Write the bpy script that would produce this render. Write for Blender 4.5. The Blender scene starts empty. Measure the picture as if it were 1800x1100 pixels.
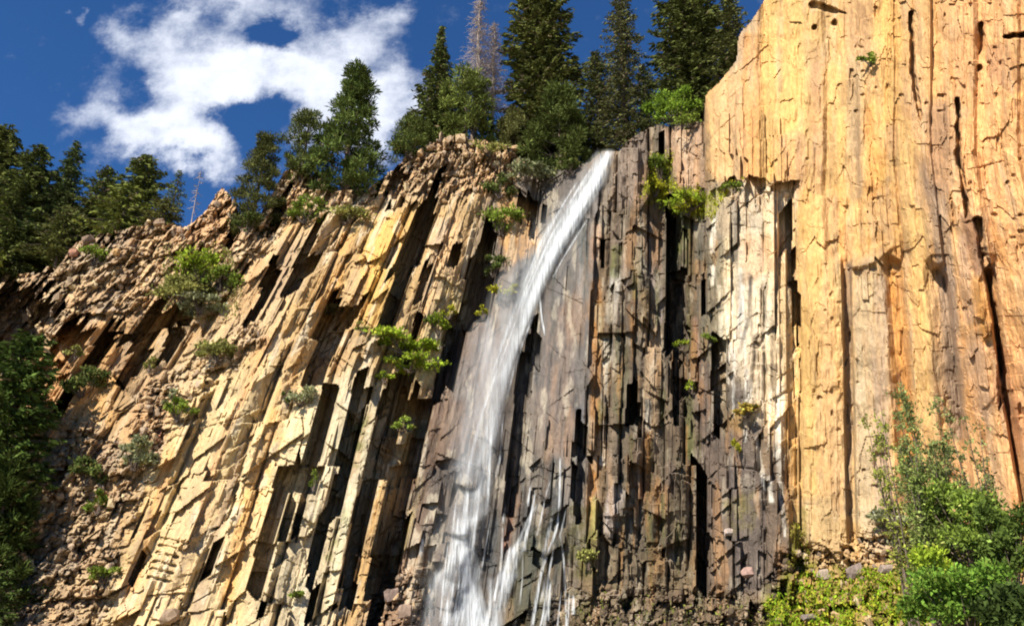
import bpy, bmesh, math
import numpy as np
from mathutils import Vector
S = bpy.context.scene
COL = S.collection
rng = np.random.default_rng(7)
# ------------------------------------------------------------------ camera
F = 1500.0; PITCH = math.radians(24.0); CAMZ = 1.65
cp, sp = math.cos(PITCH), math.sin(PITCH)
cam_d = bpy.data.cameras.new("camera"); cam = bpy.data.objects.new("camera", cam_d); COL.objects.link(cam)
cam.location = (0, 0, CAMZ); cam.rotation_euler = (math.radians(90) + PITCH, 0, 0)
cam_d.sensor_width = 36; cam_d.lens = 36 * F / 1800; cam_d.clip_end = 5000; cam_d.clip_start = 0.1
S.camera = cam

def ray(u, v):
    xc = (np.asarray(u, float) - 900) / F; yc = (550 - np.asarray(v, float)) / F
    return xc, cp - yc * sp, sp + yc * cp
def at(u, v, Y):
    x, y, z = ray(u, v); k = Y / y
    return np.stack([x * k, y * k, CAMZ + z * k], -1)
def mpp(v, Y):                              # metres per photo pixel at distance Y
    x, y, z = ray(900, v)
    return Y / y / F

# ------------------------------------------------------------------ noise
def h2(i, j, seed):
    i = np.asarray(i).astype(np.int64).astype(np.uint32); j = np.asarray(j).astype(np.int64).astype(np.uint32)
    h = i * np.uint32(374761393) + j * np.uint32(668265263) + np.uint32((seed * 2246822519) & 0xffffffff)
    h = (h ^ (h >> np.uint32(13))) * np.uint32(1274126177)
    h = (h ^ (h >> np.uint32(16))) * np.uint32(2654435761)
    return ((h ^ (h >> np.uint32(15))).astype(np.float64) / 4294967295.0)
def vn(x, y, seed):
    xi, yi = np.floor(x), np.floor(y); fx, fy = x - xi, y - yi
    fx = fx * fx * (3 - 2 * fx); fy = fy * fy * (3 - 2 * fy)
    a, b, c, d = h2(xi, yi, seed), h2(xi + 1, yi, seed), h2(xi, yi + 1, seed), h2(xi + 1, yi + 1, seed)
    return (a + (b - a) * fx + (c - a) * fy + (a - b - c + d) * fx * fy) * 2 - 1
def fbm(x, y, seed, o=4):
    r = 0; a = 1; n = 0
    for k in range(o):
        r = r + a * vn(x * 2 ** k + 17.3 * k, y * 2 ** k + 9.1 * k, seed + k); n += a; a *= .5
    return r / n
def facets(x, y, seed, tilt=1.0):
    """blocky broken rock: every Voronoi cell has its own height and tilt; returns height, F2-F1, cell random"""
    xi, yi = np.floor(x), np.floor(y)
    d1 = np.full(x.shape, 9.0); d2 = np.full(x.shape, 9.0)
    H = np.zeros(x.shape); ID = np.zeros(x.shape)
    for ox in (-1, 0, 1):
        for oy in (-1, 0, 1):
            cx, cy = xi + ox, yi + oy
            px = cx + .15 + .7 * h2(cx, cy, seed); py = cy + .15 + .7 * h2(cx, cy, seed + 1)
            dx, dy = x - px, y - py
            d = np.maximum(np.abs(dx), np.abs(dy)) * .6 + np.sqrt(dx * dx + dy * dy) * .4
            hh = h2(cx, cy, seed + 2); gx = (h2(cx, cy, seed + 3) - .5) * 2 * tilt; gy = (h2(cx, cy, seed + 4) - .5) * 2 * tilt
            val = hh - .5 + gx * dx + gy * dy
            m = d < d1
            d2 = np.where(m, d1, np.minimum(d2, d))
            d1 = np.where(m, d, d1); H = np.where(m, val, H); ID = np.where(m, h2(cx, cy, seed + 5), ID)
    return H, d2 - d1, ID
def ss(e0, e1, x):
    t = np.clip((x - e0) / (e1 - e0), 0, 1); return t * t * (3 - 2 * t)

# ------------------------------------------------------------------ the cliff: a relief surface on a wall with a real plan
G = 2.0
vs = np.arange(-80, 1341, G); ss_ = np.arange(-560, 2081, G)
# the grid runs along the columns: lateral coordinate s (photo x at v=650) and height v
gx0 = np.array([-900, -100, 100, 300, 450, 600, 700, 800, 900, 1050, 1240, 1400, 1500, 1600, 1720, 1900, 2300.])
gsl = np.array([.8, .8, .76, .64, .50, .42, .33, .22, .12, .03, 0., -.01, -.03, -.09, -.14, -.2, -.25])
Sx, V = np.meshgrid(ss_, vs)
gx1 = np.array([-900, -100, 100, 300, 450, 550, 640, 770, 820, 900, 1050, 1240, 1400, 1500, 1600, 1720, 1900, 2300.])
gs1 = np.array([.66, .66, .60, .50, .40, .31, .24, .23, .20, .14, .03, 0., -.01, -.03, -.09, -.14, -.2, -.25])
def slope(s, k):                                                        # the columns stand steeper towards the foot of the wall
    return np.where(k >= 0, np.interp(s, gx0, gsl), np.interp(s, gx1, gs1))
def u_of(s, v):
    k = np.clip(650 - v, -450, 380); return s + slope(s, k) * k
def s_of(u, v):
    k = np.clip(650 - np.asarray(v, float), -450, 380); u = np.asarray(u, float); q = u - slope(u, k) * k
    for _ in range(25): q = .4 * q + .6 * (u - slope(q, k) * k)
    return q
U = u_of(Sx, V)
def window(P, w):
    y0, y1, x0, x1 = P[:, 1].min() - w, P[:, 1].max() + w, P[:, 0].min() - w, P[:, 0].max() + w
    q = np.array([s_of(x, y) for x in (x0, x1) for y in (y0, y1, (y0 + y1) / 2)])
    i0 = max(0, int((y0 - vs[0]) / G)); i1 = min(len(vs), int((y1 - vs[0]) / G) + 2)
    j0 = min(len(ss_) - 2, max(0, int((q.min() - ss_[0]) / G))); j1 = max(j0 + 1, min(len(ss_), int((q.max() - ss_[0]) / G) + 2))
    return slice(i0, max(i1, i0 + 1)), slice(j0, j1)
def smask(pts, soft=.25, namp=.25, nsc=14., seed=3, prof=False, slot=False):
    """soft mask of a stroke [(x,y,halfwidth)...] on the grid -> slice, mask"""
    P = np.array(pts, float); w = P[:, 2].max() * 2 + 8
    sl = window(P, w); u, v = U[sl], V[sl]
    u, v = u + namp * nsc * .45 * fbm(u / nsc, v / nsc, seed + 50, 2), v + namp * nsc * .45 * fbm(u / nsc + 40, v / nsc, seed + 51, 2)
    if slot:
        fu = facets(Sx[sl] / 17, V[sl] / 48, seed + 60, 1.0)[0]; fw = facets(Sx[sl] / 17 + 9.5, V[sl] / 48, seed + 70, 1.0)[0]
        u = u + 6 * fu; v = v + 8 * fw
    best = np.full(u.shape, 9.0); lat = np.zeros(u.shape)
    if len(P) == 1: P = np.vstack([P, P + [[0, .5, 0]]])
    for a, b in zip(P[:-1], P[1:]):
        d = b - a; L2 = d[0] ** 2 + d[1] ** 2 + 1e-9
        t = np.clip(((u - a[0]) * d[0] + (v - a[1]) * d[1]) / L2, 0, 1)
        dist = np.hypot(u - a[0] - t * d[0], v - a[1] - t * d[1]) / (a[2] + t * (b[2] - a[2]))
        if slot:
            sgn = (u - a[0] - t * d[0]) * abs(d[1]) + (v - a[1] - t * d[1]) * -d[0] * np.sign(d[1] + 1e-9)
            lat = np.where(dist < best, np.sign(sgn) * dist, lat)
        best = np.minimum(best, dist)
    if slot: return sl, ss(1.15, .85, best) * np.interp(lat, [-1, -.75, .2, 1.1], [.9, 1, .75, .30])
    if prof: return sl, np.clip(1 - best, 0, 1)
    return sl, ss(1 + soft, 1 - soft, best)
def pmask(poly, soft=14., namp=10., nsc=22., seed=5):
    P = np.array(poly, float); w = soft * 2 + namp + 6
    sl = window(P, w); u, v = U[sl], V[sl]
    if namp:
        u = u + namp * fbm(u / nsc, v / nsc, seed, 3); v = v + namp * fbm(u / nsc + 31, v / nsc, seed + 9, 3)
    ins = np.zeros(u.shape, bool); dist = np.full(u.shape, 1e9)
    for a, b in zip(P, np.roll(P, -1, 0)):
        c = (a[1] > v) != (b[1] > v)
        with np.errstate(divide='ignore', invalid='ignore'):
            xin = (b[0] - a[0]) * (v - a[1]) / (b[1] - a[1] + 1e-12) + a[0]
        ins ^= c & (u < xin)
        d = b - a; t = np.clip(((u - a[0]) * d[0] + (v - a[1]) * d[1]) / (d @ d + 1e-9), 0, 1)
        dist = np.minimum(dist, np.hypot(u - a[0] - t * d[0], v - a[1] - t * d[1]))
    sd = np.where(ins, dist, -dist)
    return sl, ss(-soft, soft, sd)

# plan of the wall: distance of the face in front of the camera, by photo x, and how far it leans back with height
wx = np.array([-300, -60, 60, 300, 600, 800, 900, 980, 1060, 1160, 1225, 1300, 1400, 1500, 1650, 1800, 2000])
wY = np.array([46, 45, 44, 42.5, 41.5, 42, 43, 42.3, 42.2, 42.3, 41.5, 39.6, 38.5, 37.2, 34.5, 31, 27.])
wk = np.array([.9, .9, .9, .95, 1.0, 1.0, .95, .8, .5, .4, .3, .2, .12, .1, .1, .1, .1])
YB = np.interp(Sx, wx, wY) + np.interp(Sx, wx, wk) * np.clip(1000 - V, -400, 900) / 100
YB += .8 * fbm(U / 260, V / 260, 21, 2)
# slope of broken rock at the foot of the wall
foot = np.interp(U, [-300, 0, 200, 500, 700, 760, 960, 1000, 1300, 1400, 1500, 1800], [990, 1060, 1130, 1130, 1060, 1080, 1075, 1065, 1055, 1000, 960, 935])
YB -= np.clip(V - foot, 0, 500) / 100 * 2.6

# rubble zone (top of the left cliff + lower left corner + foot of the wet wall)
Wr = np.zeros_like(U)
for poly in [[(-250, 440), (100, 420), (300, 360), (480, 290), (820, 220), (930, 270), (900, 330), (790, 352), (690, 335), (610, 372), (500, 395), (470, 440), (400, 470), (400, 520), (290, 525), (270, 560), (150, 560), (60, 600), (-250, 600)],
             [(0, 960), (70, 860), (120, 740), (200, 760), (250, 830), (215, 960), (185, 1100), (160, 1340), (-200, 1340)],
             [(900, 1080), (1000, 1030), (1230, 1035), (1330, 1050), (1420, 1100), (1450, 1340), (850, 1340)],
             [(640, 1060), (700, 1000), (760, 1020), (760, 1340), (600, 1340)],
             [(1400, 960), (1620, 930), (1990, 900), (1990, 1340), (1340, 1340), (1350, 1010)],
             [(240, 690), (330, 640), (400, 600), (430, 560), (470, 590), (400, 660), (330, 700), (270, 820), (220, 830)]]:
    sl, m = pmask(poly, 16, 18, 40); Wr[sl] = np.maximum(Wr[sl], m)

# columns
B1 = [-400]
r2 = np.random.default_rng(11)
while B1[-1] < 1030: B1.append(B1[-1] + (r2.uniform(24, 46) if r2.random() < .3 else r2.uniform(55, 120)))
B = np.array(B1[:-1] + [1040, 1070, 1092, 1133, 1172, 1208, 1234, 1284, 1340, 1388, 1403, 1468, 1487, 1500, 1563, 1597, 1645, 1682, 1756, 1830, 1940, 2010, 2100, 2300.])
_, _, cid = facets(Sx / 70, V / 120, 37, 1.0)
sw = Sx + np.interp(Sx, [700, 850, 1040, 1400, 1900], [12, 5, 9, 6, 9]) * (cid - .5) * 2 + 3.5 * fbm(Sx / 150, V / 260, 31, 2)
I = np.clip(np.searchsorted(B, sw) - 1, 0, len(B) - 2)
Wd = (B[1:] - B[:-1])[I]; C = np.clip((sw - B[I]) / Wd, 0, 1)
ridx = np.arange(len(B)); ra = .14 + .72 * h2(ridx, ridx * 0, 41); ro = h2(ridx, ridx * 0, 42) * 2 - 1; rc = .35 + .5 * h2(ridx, ridx * 0, 43)
seg = 110 + 240 * h2(ridx, ridx * 0, 44); ph = 500 * h2(ridx, ridx * 0, 45)
ampo = np.interp(Sx, [-300, 500, 760, 850, 1000, 1050, 1220, 1280, 1400, 1900], [.40, .34, .3, .15, .15, .4, .4, .2, .12, .2])
amps = np.interp(Sx, [-300, 500, 760, 850, 1000, 1050, 1220, 1280, 1400, 1900], [.26, .20, .2, .1, .1, .32, .32, .12, .08, .16])
A = ra[I]; prof = np.minimum(np.minimum(C / A, (1 - C) / (1 - A)), rc[I])
Tq = (V + ph[I] + (C - .5) * 40 * (h2(I, I * 0, 46) - .5) * 2) / seg[I]
kq = np.floor(Tq); fq = Tq - kq
pa = np.interp(Sx, [-300, 700, 800, 1000, 1050, 1220, 1290, 1395, 1420, 1900], [.9, .9, .7, .5, .9, .9, .5, .4, .30, .34])
R = pa * prof * np.clip(Wd * .015, .25, .8) + ampo * ro[I] + amps * (h2(I, kq, 47) * 2 - 1)
crk = np.exp(-((np.minimum(C, 1 - C) * Wd) / 2.2) ** 2) * ss(-.35, .45, vn(Sx / 40, V / 60, 48))
crkh = np.exp(-((np.minimum(fq, 1 - fq) * seg[I]) / 2.0) ** 2) * ss(-.1, .5, vn(Sx / 26, V / 40, 52))
cs = np.interp(Sx, [-300, 1000, 1240, 1395, 1425, 1900], [1, 1, .9, .8, .35, .5])
R -= (.35 * crk + .12 * crkh) * cs
# chips on the column faces
f1, e1, id1 = facets(sw / 28, V / 92, 61, 1.1)
f2, e2, id2 = facets(sw / 11, V / 22, 71, 1.1)
chip = np.interp(Sx, [-300, 300, 760, 820, 1030, 1060, 1240, 1300, 1395, 1420, 1900], [.42, .32, .32, .12, .12, .30, .28, .20, .16, .05, .10])
def blocks(wlo, whi, slo, shi, seed):
    """prismatic joint blocks: thin columns broken across at slanting joints -> block number, c, along, width, length"""
    q = np.random.default_rng(seed); b = [-420.]
    while b[-1] < 2300: b.append(b[-1] + q.uniform(wlo, whi))
    b = np.array(b); i = np.clip(np.searchsorted(b, sw) - 1, 0, len(b) - 2); w = (b[1:] - b[:-1])[i]; c = (sw - b[i]) / w
    n = np.arange(len(b)); sg = (slo + (shi - slo) * h2(n, n * 0, seed + 1))[i]; p = (900 * h2(n, n * 0, seed + 2))[i]
    t = (V + p + (c - .5) * w * (h2(i, i * 0, seed + 3) - .5) * 2.6) / sg + 40; k = np.floor(t)
    return (i * 200 + k.astype(int)), c, t - k, w, sg
def bmean(bid, a):
    n = np.bincount(bid.ravel()); m = np.bincount(bid.ravel(), a.ravel()) / np.maximum(n, 1); return m[bid]
def brand(bid, seed): return h2(bid, bid * 0, seed)
def blockrelief(wlo, whi, slo, shi, seed, off, ts, tt):
    bid, c, t, w, sg = blocks(wlo, whi, slo, shi, seed)
    return off * (brand(bid, seed + 5) - .5) * 2 + .028 * (w * (c - .5) * ts * (brand(bid, seed + 6) - .5) * 2 + sg * (t - .5) * tt * (brand(bid, seed + 7) - .5) * 2)
zk = lambda *y: np.interp(Sx, [-300, 300, 740, 800, 1030, 1052, 1240, 1290, 1395, 1425, 1900], y)
R += zk(.55, .5, .5, .25, .2, .55, .55, .4, .25, .05, .1) / .5 * blockrelief(42, 105, 60, 200, 560, .22, .6, .22)
R += zk(.5, .5, .5, .3, .2, .55, .55, .4, .3, .1, .2) / .5 * blockrelief(16, 40, 30, 120, 570, .06, .5, .25)
R += chip * (f1 * .30 + f2 * .35) + zk(.10, .09, .09, .05, .04, .09, .09, .07, .04, .03, .04) * fbm(U / 16, V / 16, 64, 3)
# the right cliff: broad faces, recesses and steps as they stand, lower part and part above the capped column
hs = np.clip((Sx - 1400) / 12, 0, 1) 
swr = Sx + 5 * fbm(Sx / 60, V / 110, 66, 3)
pl = np.interp(swr, [1395, 1404, 1420, 1468, 1482, 1486, 1498, 1502, 1530, 1561, 1575, 1592, 1606, 1640, 1647, 1680, 1688, 1742, 1755, 1760, 1776, 1830, 1836, 1900, 1990, 2000, 2100], [0, .25, .55, .65, .5, -.08, -.08, .62, .75, .66, .15, .0, .42, .62, .42, -.35, .35, .9, .8, -.5, .2, .6, .3, .7, .6, .1, .5])
pu = np.interp(swr, [1235, 1250, 1290, 1335, 1345, 1400, 1452, 1460, 1520, 1528, 1575, 1603, 1608, 1614, 1640, 1648, 1682, 1686, 1700, 1770, 1780, 1860, 1868, 1950, 2050], [.3, .55, .45, .6, .3, .5, .35, .1, .2, .45, .6, .5, .3, .45, .55, .5, .75, .42, .4, .55, .2, .5, .2, .6, .4])
tb = ss(440, 470, V + 12 * vn(U / 16, V / 16, 67) - .12 * (Sx - 1530))
PRt = 1.35 * (pl * tb + pu * (1 - tb)) + (.16 + .28 * ss(1600, 1740, U)) * R + .16 * fbm(sw / 11, V / 60, 68, 4) + .22 * fbm(U / 40, V / 50, 69, 4) + .12 * facets((sw + 8 * fbm(U / 30, V / 30, 74, 2)) / 50, V / 110, 73, 1.0)[0] + .06 * facets(sw / 17, V / 36, 76, 1.2)[0]
up = (V < 316 + 14 * fbm(U / 20, U * 0, 72, 3) + np.clip(1290 - U, 0, 60) * .4) & (U > 1239)
R = np.where(up, PRt, R * (1 - hs) + PRt * hs)
# rubble: big tumbled blocks
q1, g1, qi1 = facets(Sx / 40 + .3 * fbm(U / 60, V / 60, 80, 2), V / 46, 81, 1.6)
q2, g2, qi2 = facets(Sx / 17 + 3.3, V / 21, 91, 1.7)
q3, g3, qi3 = facets(Sx / 8 + 7.7, V / 9, 95, 1.6)
RR = .50 * q1 + .36 * q2 + .24 * q3 - .22 * (1 - ss(0, .08, g1)) - .14 * (1 - ss(0, .10, g2)) + .15
R = R * (1 - Wr) + (RR + .35 * R) * Wr
R += .30 * fbm(U / 120, V / 170, 33, 2)
# wet rock: rounded fluting under and beside the fall
Wf = np.zeros_like(U)
sl, m = pmask([(770, 640), (830, 560), (900, 520), (960, 400), (1010, 330), (1050, 300), (1050, 400), (1036, 520), (1030, 900), (1000, 1340), (680, 1340), (720, 900)], 14, 10); Wf[sl] = m
flu = .22 * fbm(Sx / 26, V / 240, 34, 3) + .12 * fbm(Sx / 9, V / 60, 35, 3)
R = R * (1 - .55 * Wf) + flu * Wf
R += Wf * ss(740, 820, V) * (blockrelief(16, 44, 30, 95, 610, .38, .5, .3) + .25 * ss(900, 1100, V))

# traced relief: slots and caves (minus) and standing blocks or ridges (plus)
SLOT = [  # points (x,y,halfwidth), depth m
 ([(478,440,5),(471,495,8),(466,546,9)],1.9),([(545,455,10),(522,485,15),(514,505,10)],1.7),([(534,422,5),(536,448,6)],1.0),([(434,556,6),(432,600,6)],1.4),
 ([(573,556,13),(576,588,24),(570,603,20)],2.3),([(557,616,11),(552,640,13),(546,668,12)],1.9),([(142,570,14),(134,606,13)],1.9),([(197,582,12),(180,606,17),(162,632,10)],2.1),
 ([(262,545,6),(249,605,7),(230,648,6)],1.6),([(285,545,11),(266,604,9),(250,650,6)],2.0),([(338,530,10),(322,574,8)],1.8),([(314,582,7),(298,604,7)],1.5),([(114,612,6),(116,660,5)],1.3),
 ([(182,415,18),(172,447,14)],1.8),([(309,666,4),(305,698,6)],1.2),([(585,676,8),(578,700,10),(569,740,9),(554,796,9),(545,825,8),(531,878,9),(514,925,6)],2.0),
 ([(614,748,10),(607,785,10),(596,840,9),(585,891,9),(567,929,9),(552,976,8),(545,1066,8)],2.1),([(667,765,14),(668,815,14),(655,850,9),(640,905,6),(622,990,7),(610,1070,9)],2.0),
 ([(634,836,4),(622,890,5),(610,940,6)],1.3),([(744,745,11),(714,818,15),(694,885,16),(674,974,16),(668,1066,13)],2.4),([(513,811,8),(495,840,11),(486,885,11)],1.5),([(477,925,10),(462,965,9),(449,1055,9)],1.8),
 ([(374,957,6),(366,990,6),(355,1030,5)],1.3),([(438,772,2.5),(404,881,3),(378,962,4)],.7),([(255,960,3),(235,1015,4)],.8),([(330,745,2.5),(280,900,3),(262,960,3)],.6),
 ([(752,362,15),(741,395,16),(722,440,15),(705,485,13),(690,535,10),(683,566,8)],2.4),([(641,515,8),(634,556,9)],1.5),([(616,552,11)],1.1),([(800,415,6),(793,484,6)],1.4),([(752,438,4),(748,512,6)],1.2),
 ([(650,676,10),(632,720,13),(622,742,12)],1.3),([(680,700,20),(706,705,26),(722,722,16)],2.5),([(708,640,12),(705,676,12)],2.0),([(738,575,8),(728,596,9)],1.4),
 ([(862,415,12),(846,470,14),(838,520,16),(815,552,16),(795,590,15),(787,650,14)],2.4),([(905,345,12),(940,370,14)],1.2),([(700,305,22),(660,312,14)],1.2),
 ([(30,560,62),(60,610,40)],3.2),([(1064,400,5),(1057,460,6)],1.4),([(1092,560,9)],1.3),([(1118,690,8),(1117,752,9)],1.8),([(1189,385,17),(1190,470,18),(1189,600,18)],2.1),([(1192,640,16),(1192,690,16)],.8),
 ([(1233,500,5),(1236,535,6)],1.2),([(1262,610,7),(1262,690,7),(1256,780,7)],1.1),([(1018,745,9),(1018,870,9)],1.0),([(1232,815,6),(1232,905,7),(1246,960,8),(1238,1000,9)],1.9),([(1190,935,8),(1188,970,7)],1.3),
 ([(1151,238,12),(1158,252,12)],1.3),([(1134,275,5),(1130,315,7)],.9),([(1378,368,6),(1386,415,7),(1398,531,4),(1400,600,4)],1.1),([(935,580,9),(928,660,9),(915,730,9),(903,800,12),(896,860,12)],1.0),
 ([(1600,20,2.5),(1607,155,4),(1618,204,3)],.8),([(1683,175,3),(1684,262,4),(1698,372,3.5)],.9),([(1718,387,6),(1733,471,7),(1755,599,4),(1758,706,4)],.9),([(1767,66,3),(1800,62,5)],.9),([(1726,45,4),(1722,85,4)],.6),
 ([(1300,248,5),(1302,262,3)],.6),([(1722,120,5)],.4),
 ([(1430,8,6),(1470,20,5)],.5),([(1466,40,5)],.5),([(1432,47,4)],.5),([(1335,345,7),(1340,352,8)],.6),([(1326,375,5)],.5),([(960,880,14)],.3),([(500,235,1)],0),
 ([(420,372,10),(415,400,10)],1.2),([(490,350,10),(480,400,10)],1.3),([(575,330,8)],1.0),([(250,430,8),(238,455,6)],1.0),([(285,450,9)],1.0),
]
def tips(pts, k=.9, q=.3):
    p = np.array(pts, float)
    if len(p) < 2: return pts
    d0 = p[0, :2] - p[1, :2]; d1 = p[-1, :2] - p[-2, :2]; d0 /= np.hypot(*d0) + 1e-6; d1 /= np.hypot(*d1) + 1e-6
    return np.vstack([[*(p[0, :2] + d0 * p[0, 2] * k), p[0, 2] * q], p, [*(p[-1, :2] + d1 * p[-1, 2] * 3.2), p[-1, 2] * .12]])
SL = np.zeros_like(U); SR = np.zeros_like(U)
for q, (pts, d) in enumerate(SLOT):
    A_ = SR if pts[0][0] > 1402 else SL
    sl, m = smask(tips(pts), .45 if A_ is SR else .20, .5 if A_ is SR else .2, 16 if A_ is SR else 26, seed=7 + q); A_[sl] = np.maximum(A_[sl], m * d)
bs = blocks(13, 28, 36, 130, 580); sm = bmean(bs[0], (SL > .35).astype(float)); sv = bmean(bs[0], SL)
bs2 = blocks(7, 13, 24, 80, 590); sm2 = bmean(bs2[0], (SL > .35).astype(float)); sv2 = bmean(bs2[0], SL)
R -= 1.0 * SR
rec = np.where(sm > .42, sv / np.maximum(sm, .3), 0); rec2 = np.where(sm2 > .55, sv2 / np.maximum(sm2, .3), 0)
R -= 1.7 * np.maximum(rec, rec2) * (.85 + .3 * brand(bs[0], 585))
RIDGE = [
 ([(700,390,30),(672,500,30),(655,590,24)],.8),([(640,796,8),(622,850,9),(605,920,11),(590,1000,12),(575,1100,12)],.9),([(690,828,14),(670,900,16),(650,1010,18)],.7),
 ([(770,420,14),(760,520,13)],.5),([(1135,600,14),(1148,700,15)],.5),([(1080,500,12),(1076,560,12),(1068,620,11)],.5),([(1085,862,16),(1078,930,16)],.6),([(1260,820,18),(1262,890,19)],.6),([(1158,910,16),(1158,945,16)],.5),
 ([(1318,350,62),(1312,600,72),(1325,900,72),(1335,1020,66)],1.3),([(1500,462,9),(1528,452,16),(1560,432,9)],.9),([(1700,400,28),(1722,520,26),(1730,600,24)],.5),([(1655,250,26),(1660,280,26)],.3),
 ([(950,840,34),(960,855,24)],.8),([(968,895,13)],.6),([(850,920,20)],.4),([(820,925,22),(815,1000,26)],.5),([(395,370,28),(380,400,30)],.6),([(525,312,26),(500,340,24)],.9),
 ([(1100,300,32),(1105,345,30)],.4),([(1205,260,26),(1210,300,24)],.3),([(1110,300,10)],.1),([(690,1040,26)],.8),([(1310,1010,14)],.9),
 ([(545,760,14),(500,900,14),(470,1080,18)],.35),([(400,720,20),(350,860,24),(300,1050,26)],.3),([(500,560,12),(470,650,14),(420,760,18)],.3),
]
RD = np.zeros_like(U)
for pts, d in RIDGE:
    sl, m = smask(pts, .35, .2, 15); RD[sl] = np.maximum(RD[sl], m * d)
bs3 = blocks(9, 22, 50, 170, 600); R += .8 * bmean(bs3[0], RD) + .2 * RD
# ledge ladder low on the yellow column and horizontal joints
for yy in (950, 962, 975, 990, 1003, 1018):
    sl, m = smask([(285 - (yy - 950) * .35, yy - 4, 3), (322 - (yy - 950) * .35, yy + 4, 2.5)], .4, .2, 9); R[sl] -= m * .28
for p in ([(1285,215,40),(1310,212,1)],):
    pass
FI = YB - R
DEPTH = FI
# silhouette of the cliff top
TOP = np.array([(-230,470),(-60,500),(0,488),(60,480),(88,470),(108,452),(130,430),(152,412),(176,408),(200,412),(222,402),(250,396),(275,384),(300,392),(322,402),(345,384),(362,372),(378,345),(392,330),(405,345),(428,385),(455,380),(470,352),(484,330),(500,300),(515,292),(532,290),(548,306),(560,318),(600,332),(640,334),(672,312),(700,288),(726,268),(748,254),(775,246),(802,240),(822,240),(845,248),(872,252),(900,258),(918,282),(960,300),(1000,300),(1038,282),(1056,266),(1088,264),(1100,250),(1120,236),(1142,222),(1162,218),(1180,222),(1200,214),(1237,212),(1238.5,170),(1248,158),(1262,146),(1276,130),(1294,106),(1297,66),(1306,50),(1318,38),(1330,20),(1342,0),(1375,-60),(1400,-90)], float)
topv = np.interp(U, TOP[:, 0], TOP[:, 1]) + 5 * fbm(U / 14, U * 0, 101, 3) * np.interp(U, [0, 1040, 1044, 1090, 1096], [1.5, 1, 0, 0, .5])
VALID = (V >= topv) & (U > -300) & (U < 1990)
def surf(u, v, lift=0.0, blur=0):
    """point on the cliff face seen at photo position (u,v)"""
    j = int(np.clip(round((s_of(u, v) - ss_[0]) / G), 0, len(ss_) - 1)); i = int(np.clip(round((v - vs[0]) / G), 0, len(vs) - 1))
    b = max(1, blur); W_ = FI[max(0, i - b):i + b + 1, max(0, j - b):j + b + 1]; Y = W_.mean() if b < 2 else np.percentile(W_, 15)
    return at(u, v, Y - lift)
SKYT = (.29, .58, .87, 1); CLOUDC = (6.0, 6.3, 7.0, 1); EXPO = 1.0
# ------------------------------------------------------------------ rock colours (stone albedo, with shade painted into a few strokes)
KALB = .64
def srgb(c):
    c = np.array(c, float) / 255
    return np.where(c <= .04045, c / 12.92, ((c + .055) / 1.055) ** 2.4)
def alb(*c): return srgb(c) * KALB
CC = np.empty(U.shape + (3,)); CC[:] = alb(206, 168, 118)
WET = np.zeros_like(U)
sx_k = [-300, 100, 330, 430, 560, 680, 760, 830, 930, 1000, 1040, 1100, 1200, 1240, 1300, 1390, 1420, 1500, 1600, 1700, 1800, 2000]
sx_c = np.array([(188,150,108),(196,154,108),(212,172,112),(226,184,120),(212,176,124),(206,168,110),(186,158,118),(120,102,86),(112,102,92),(112,102,94),(136,110,80),(118,102,80),(112,98,76),(120,102,80),(196,176,150),(222,178,112),(238,194,126),(234,194,136),(234,188,126),(236,188,136),(240,188,134),(238,184,134)], float)
for k in range(3):
    CC[..., k] = np.interp(Sx, sx_k, srgb(sx_c)[:, k] * KALB)
def mixc(sl, m, c, wet=None):
    CC[sl] = CC[sl] * (1 - m[..., None]) + np.asarray(c) * m[..., None]
    if wet is not None: WET[sl] = WET[sl] * (1 - m) + wet * m
def P(poly, c, st=.8, soft=18, namp=16, nsc=26, wet=None, seed=5):
    sl, m = pmask(poly, soft, namp, nsc, seed); mixc(sl, m * st, alb(*c), wet)
def L(pts, c, st=.8, soft=.5, namp=.4, nsc=12, wet=None, seed=3):
    sl, m = smask(pts, soft, namp, nsc, seed)
    u, v = U[sl], V[sl]; m = m * np.clip(.75 + .6 * fbm(Sx[sl] / 7, v / 60, seed + 300, 3), 0, 1)
    mixc(sl, m * st, alb(*c), wet)
ALL = (slice(None), slice(None))
# rubble: browns, pinks and greys block by block
mixc(ALL, Wr * .75 * np.clip(ss(80, 0, U - 900), 0, 1), alb(196, 166, 126))
blk = np.array([alb(214,180,136), alb(172,146,118), alb(216,176,130), alb(190,162,132), alb(160,136,110), alb(228,198,150)])
bi = (qi1 * 5.99).astype(int); mixc(ALL, Wr * .5 * ss(1000, 860, U), blk[bi])
bi = (qi2 * 5.99).astype(int); mixc(ALL, Wr * .35 * ss(1000, 860, U), blk[bi])
# left cliff faces
P([(330,650),(420,640),(560,640),(560,760),(480,900),(450,1100),(180,1340),(170,1120),(250,880)], (236,206,150), .8, 20)
P([(290,900),(420,690),(450,720),(360,900),(300,1100),(200,1300)], (240,214,158), .7, 16)
P([(330,830),(395,780),(380,900),(300,1080),(270,1100)], (232,190,140), .5)
L([(525,610,14),(480,760,18),(430,900,14),(400,1050,12)], (238,176,88), .7)
L([(468,600,10),(400,760,8),(350,900,8)], (230,170,110), .6)
L([(436,760,6),(400,870,9),(375,960,9),(345,1080,10)], (190,158,128), .7)
L([(300,800,8),(255,960,10),(215,1080,10)], (236,170,96), .6)
L([(230,1000,8),(260,900,8)], (196,164,124), .6)
P([(500,700),(640,640),(690,680),(640,900),(590,1100),(430,1340),(420,1100),(480,900)], (226,204,160), .85, 18)
L([(560,720,8),(520,860,9),(480,1000,10)], (238,222,178), .7); L([(600,760,8),(560,900,9),(520,1060,9)], (240,222,176), .7)
L([(640,800,6),(610,900,7),(580,1060,7)], (242,228,182), .8)
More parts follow.
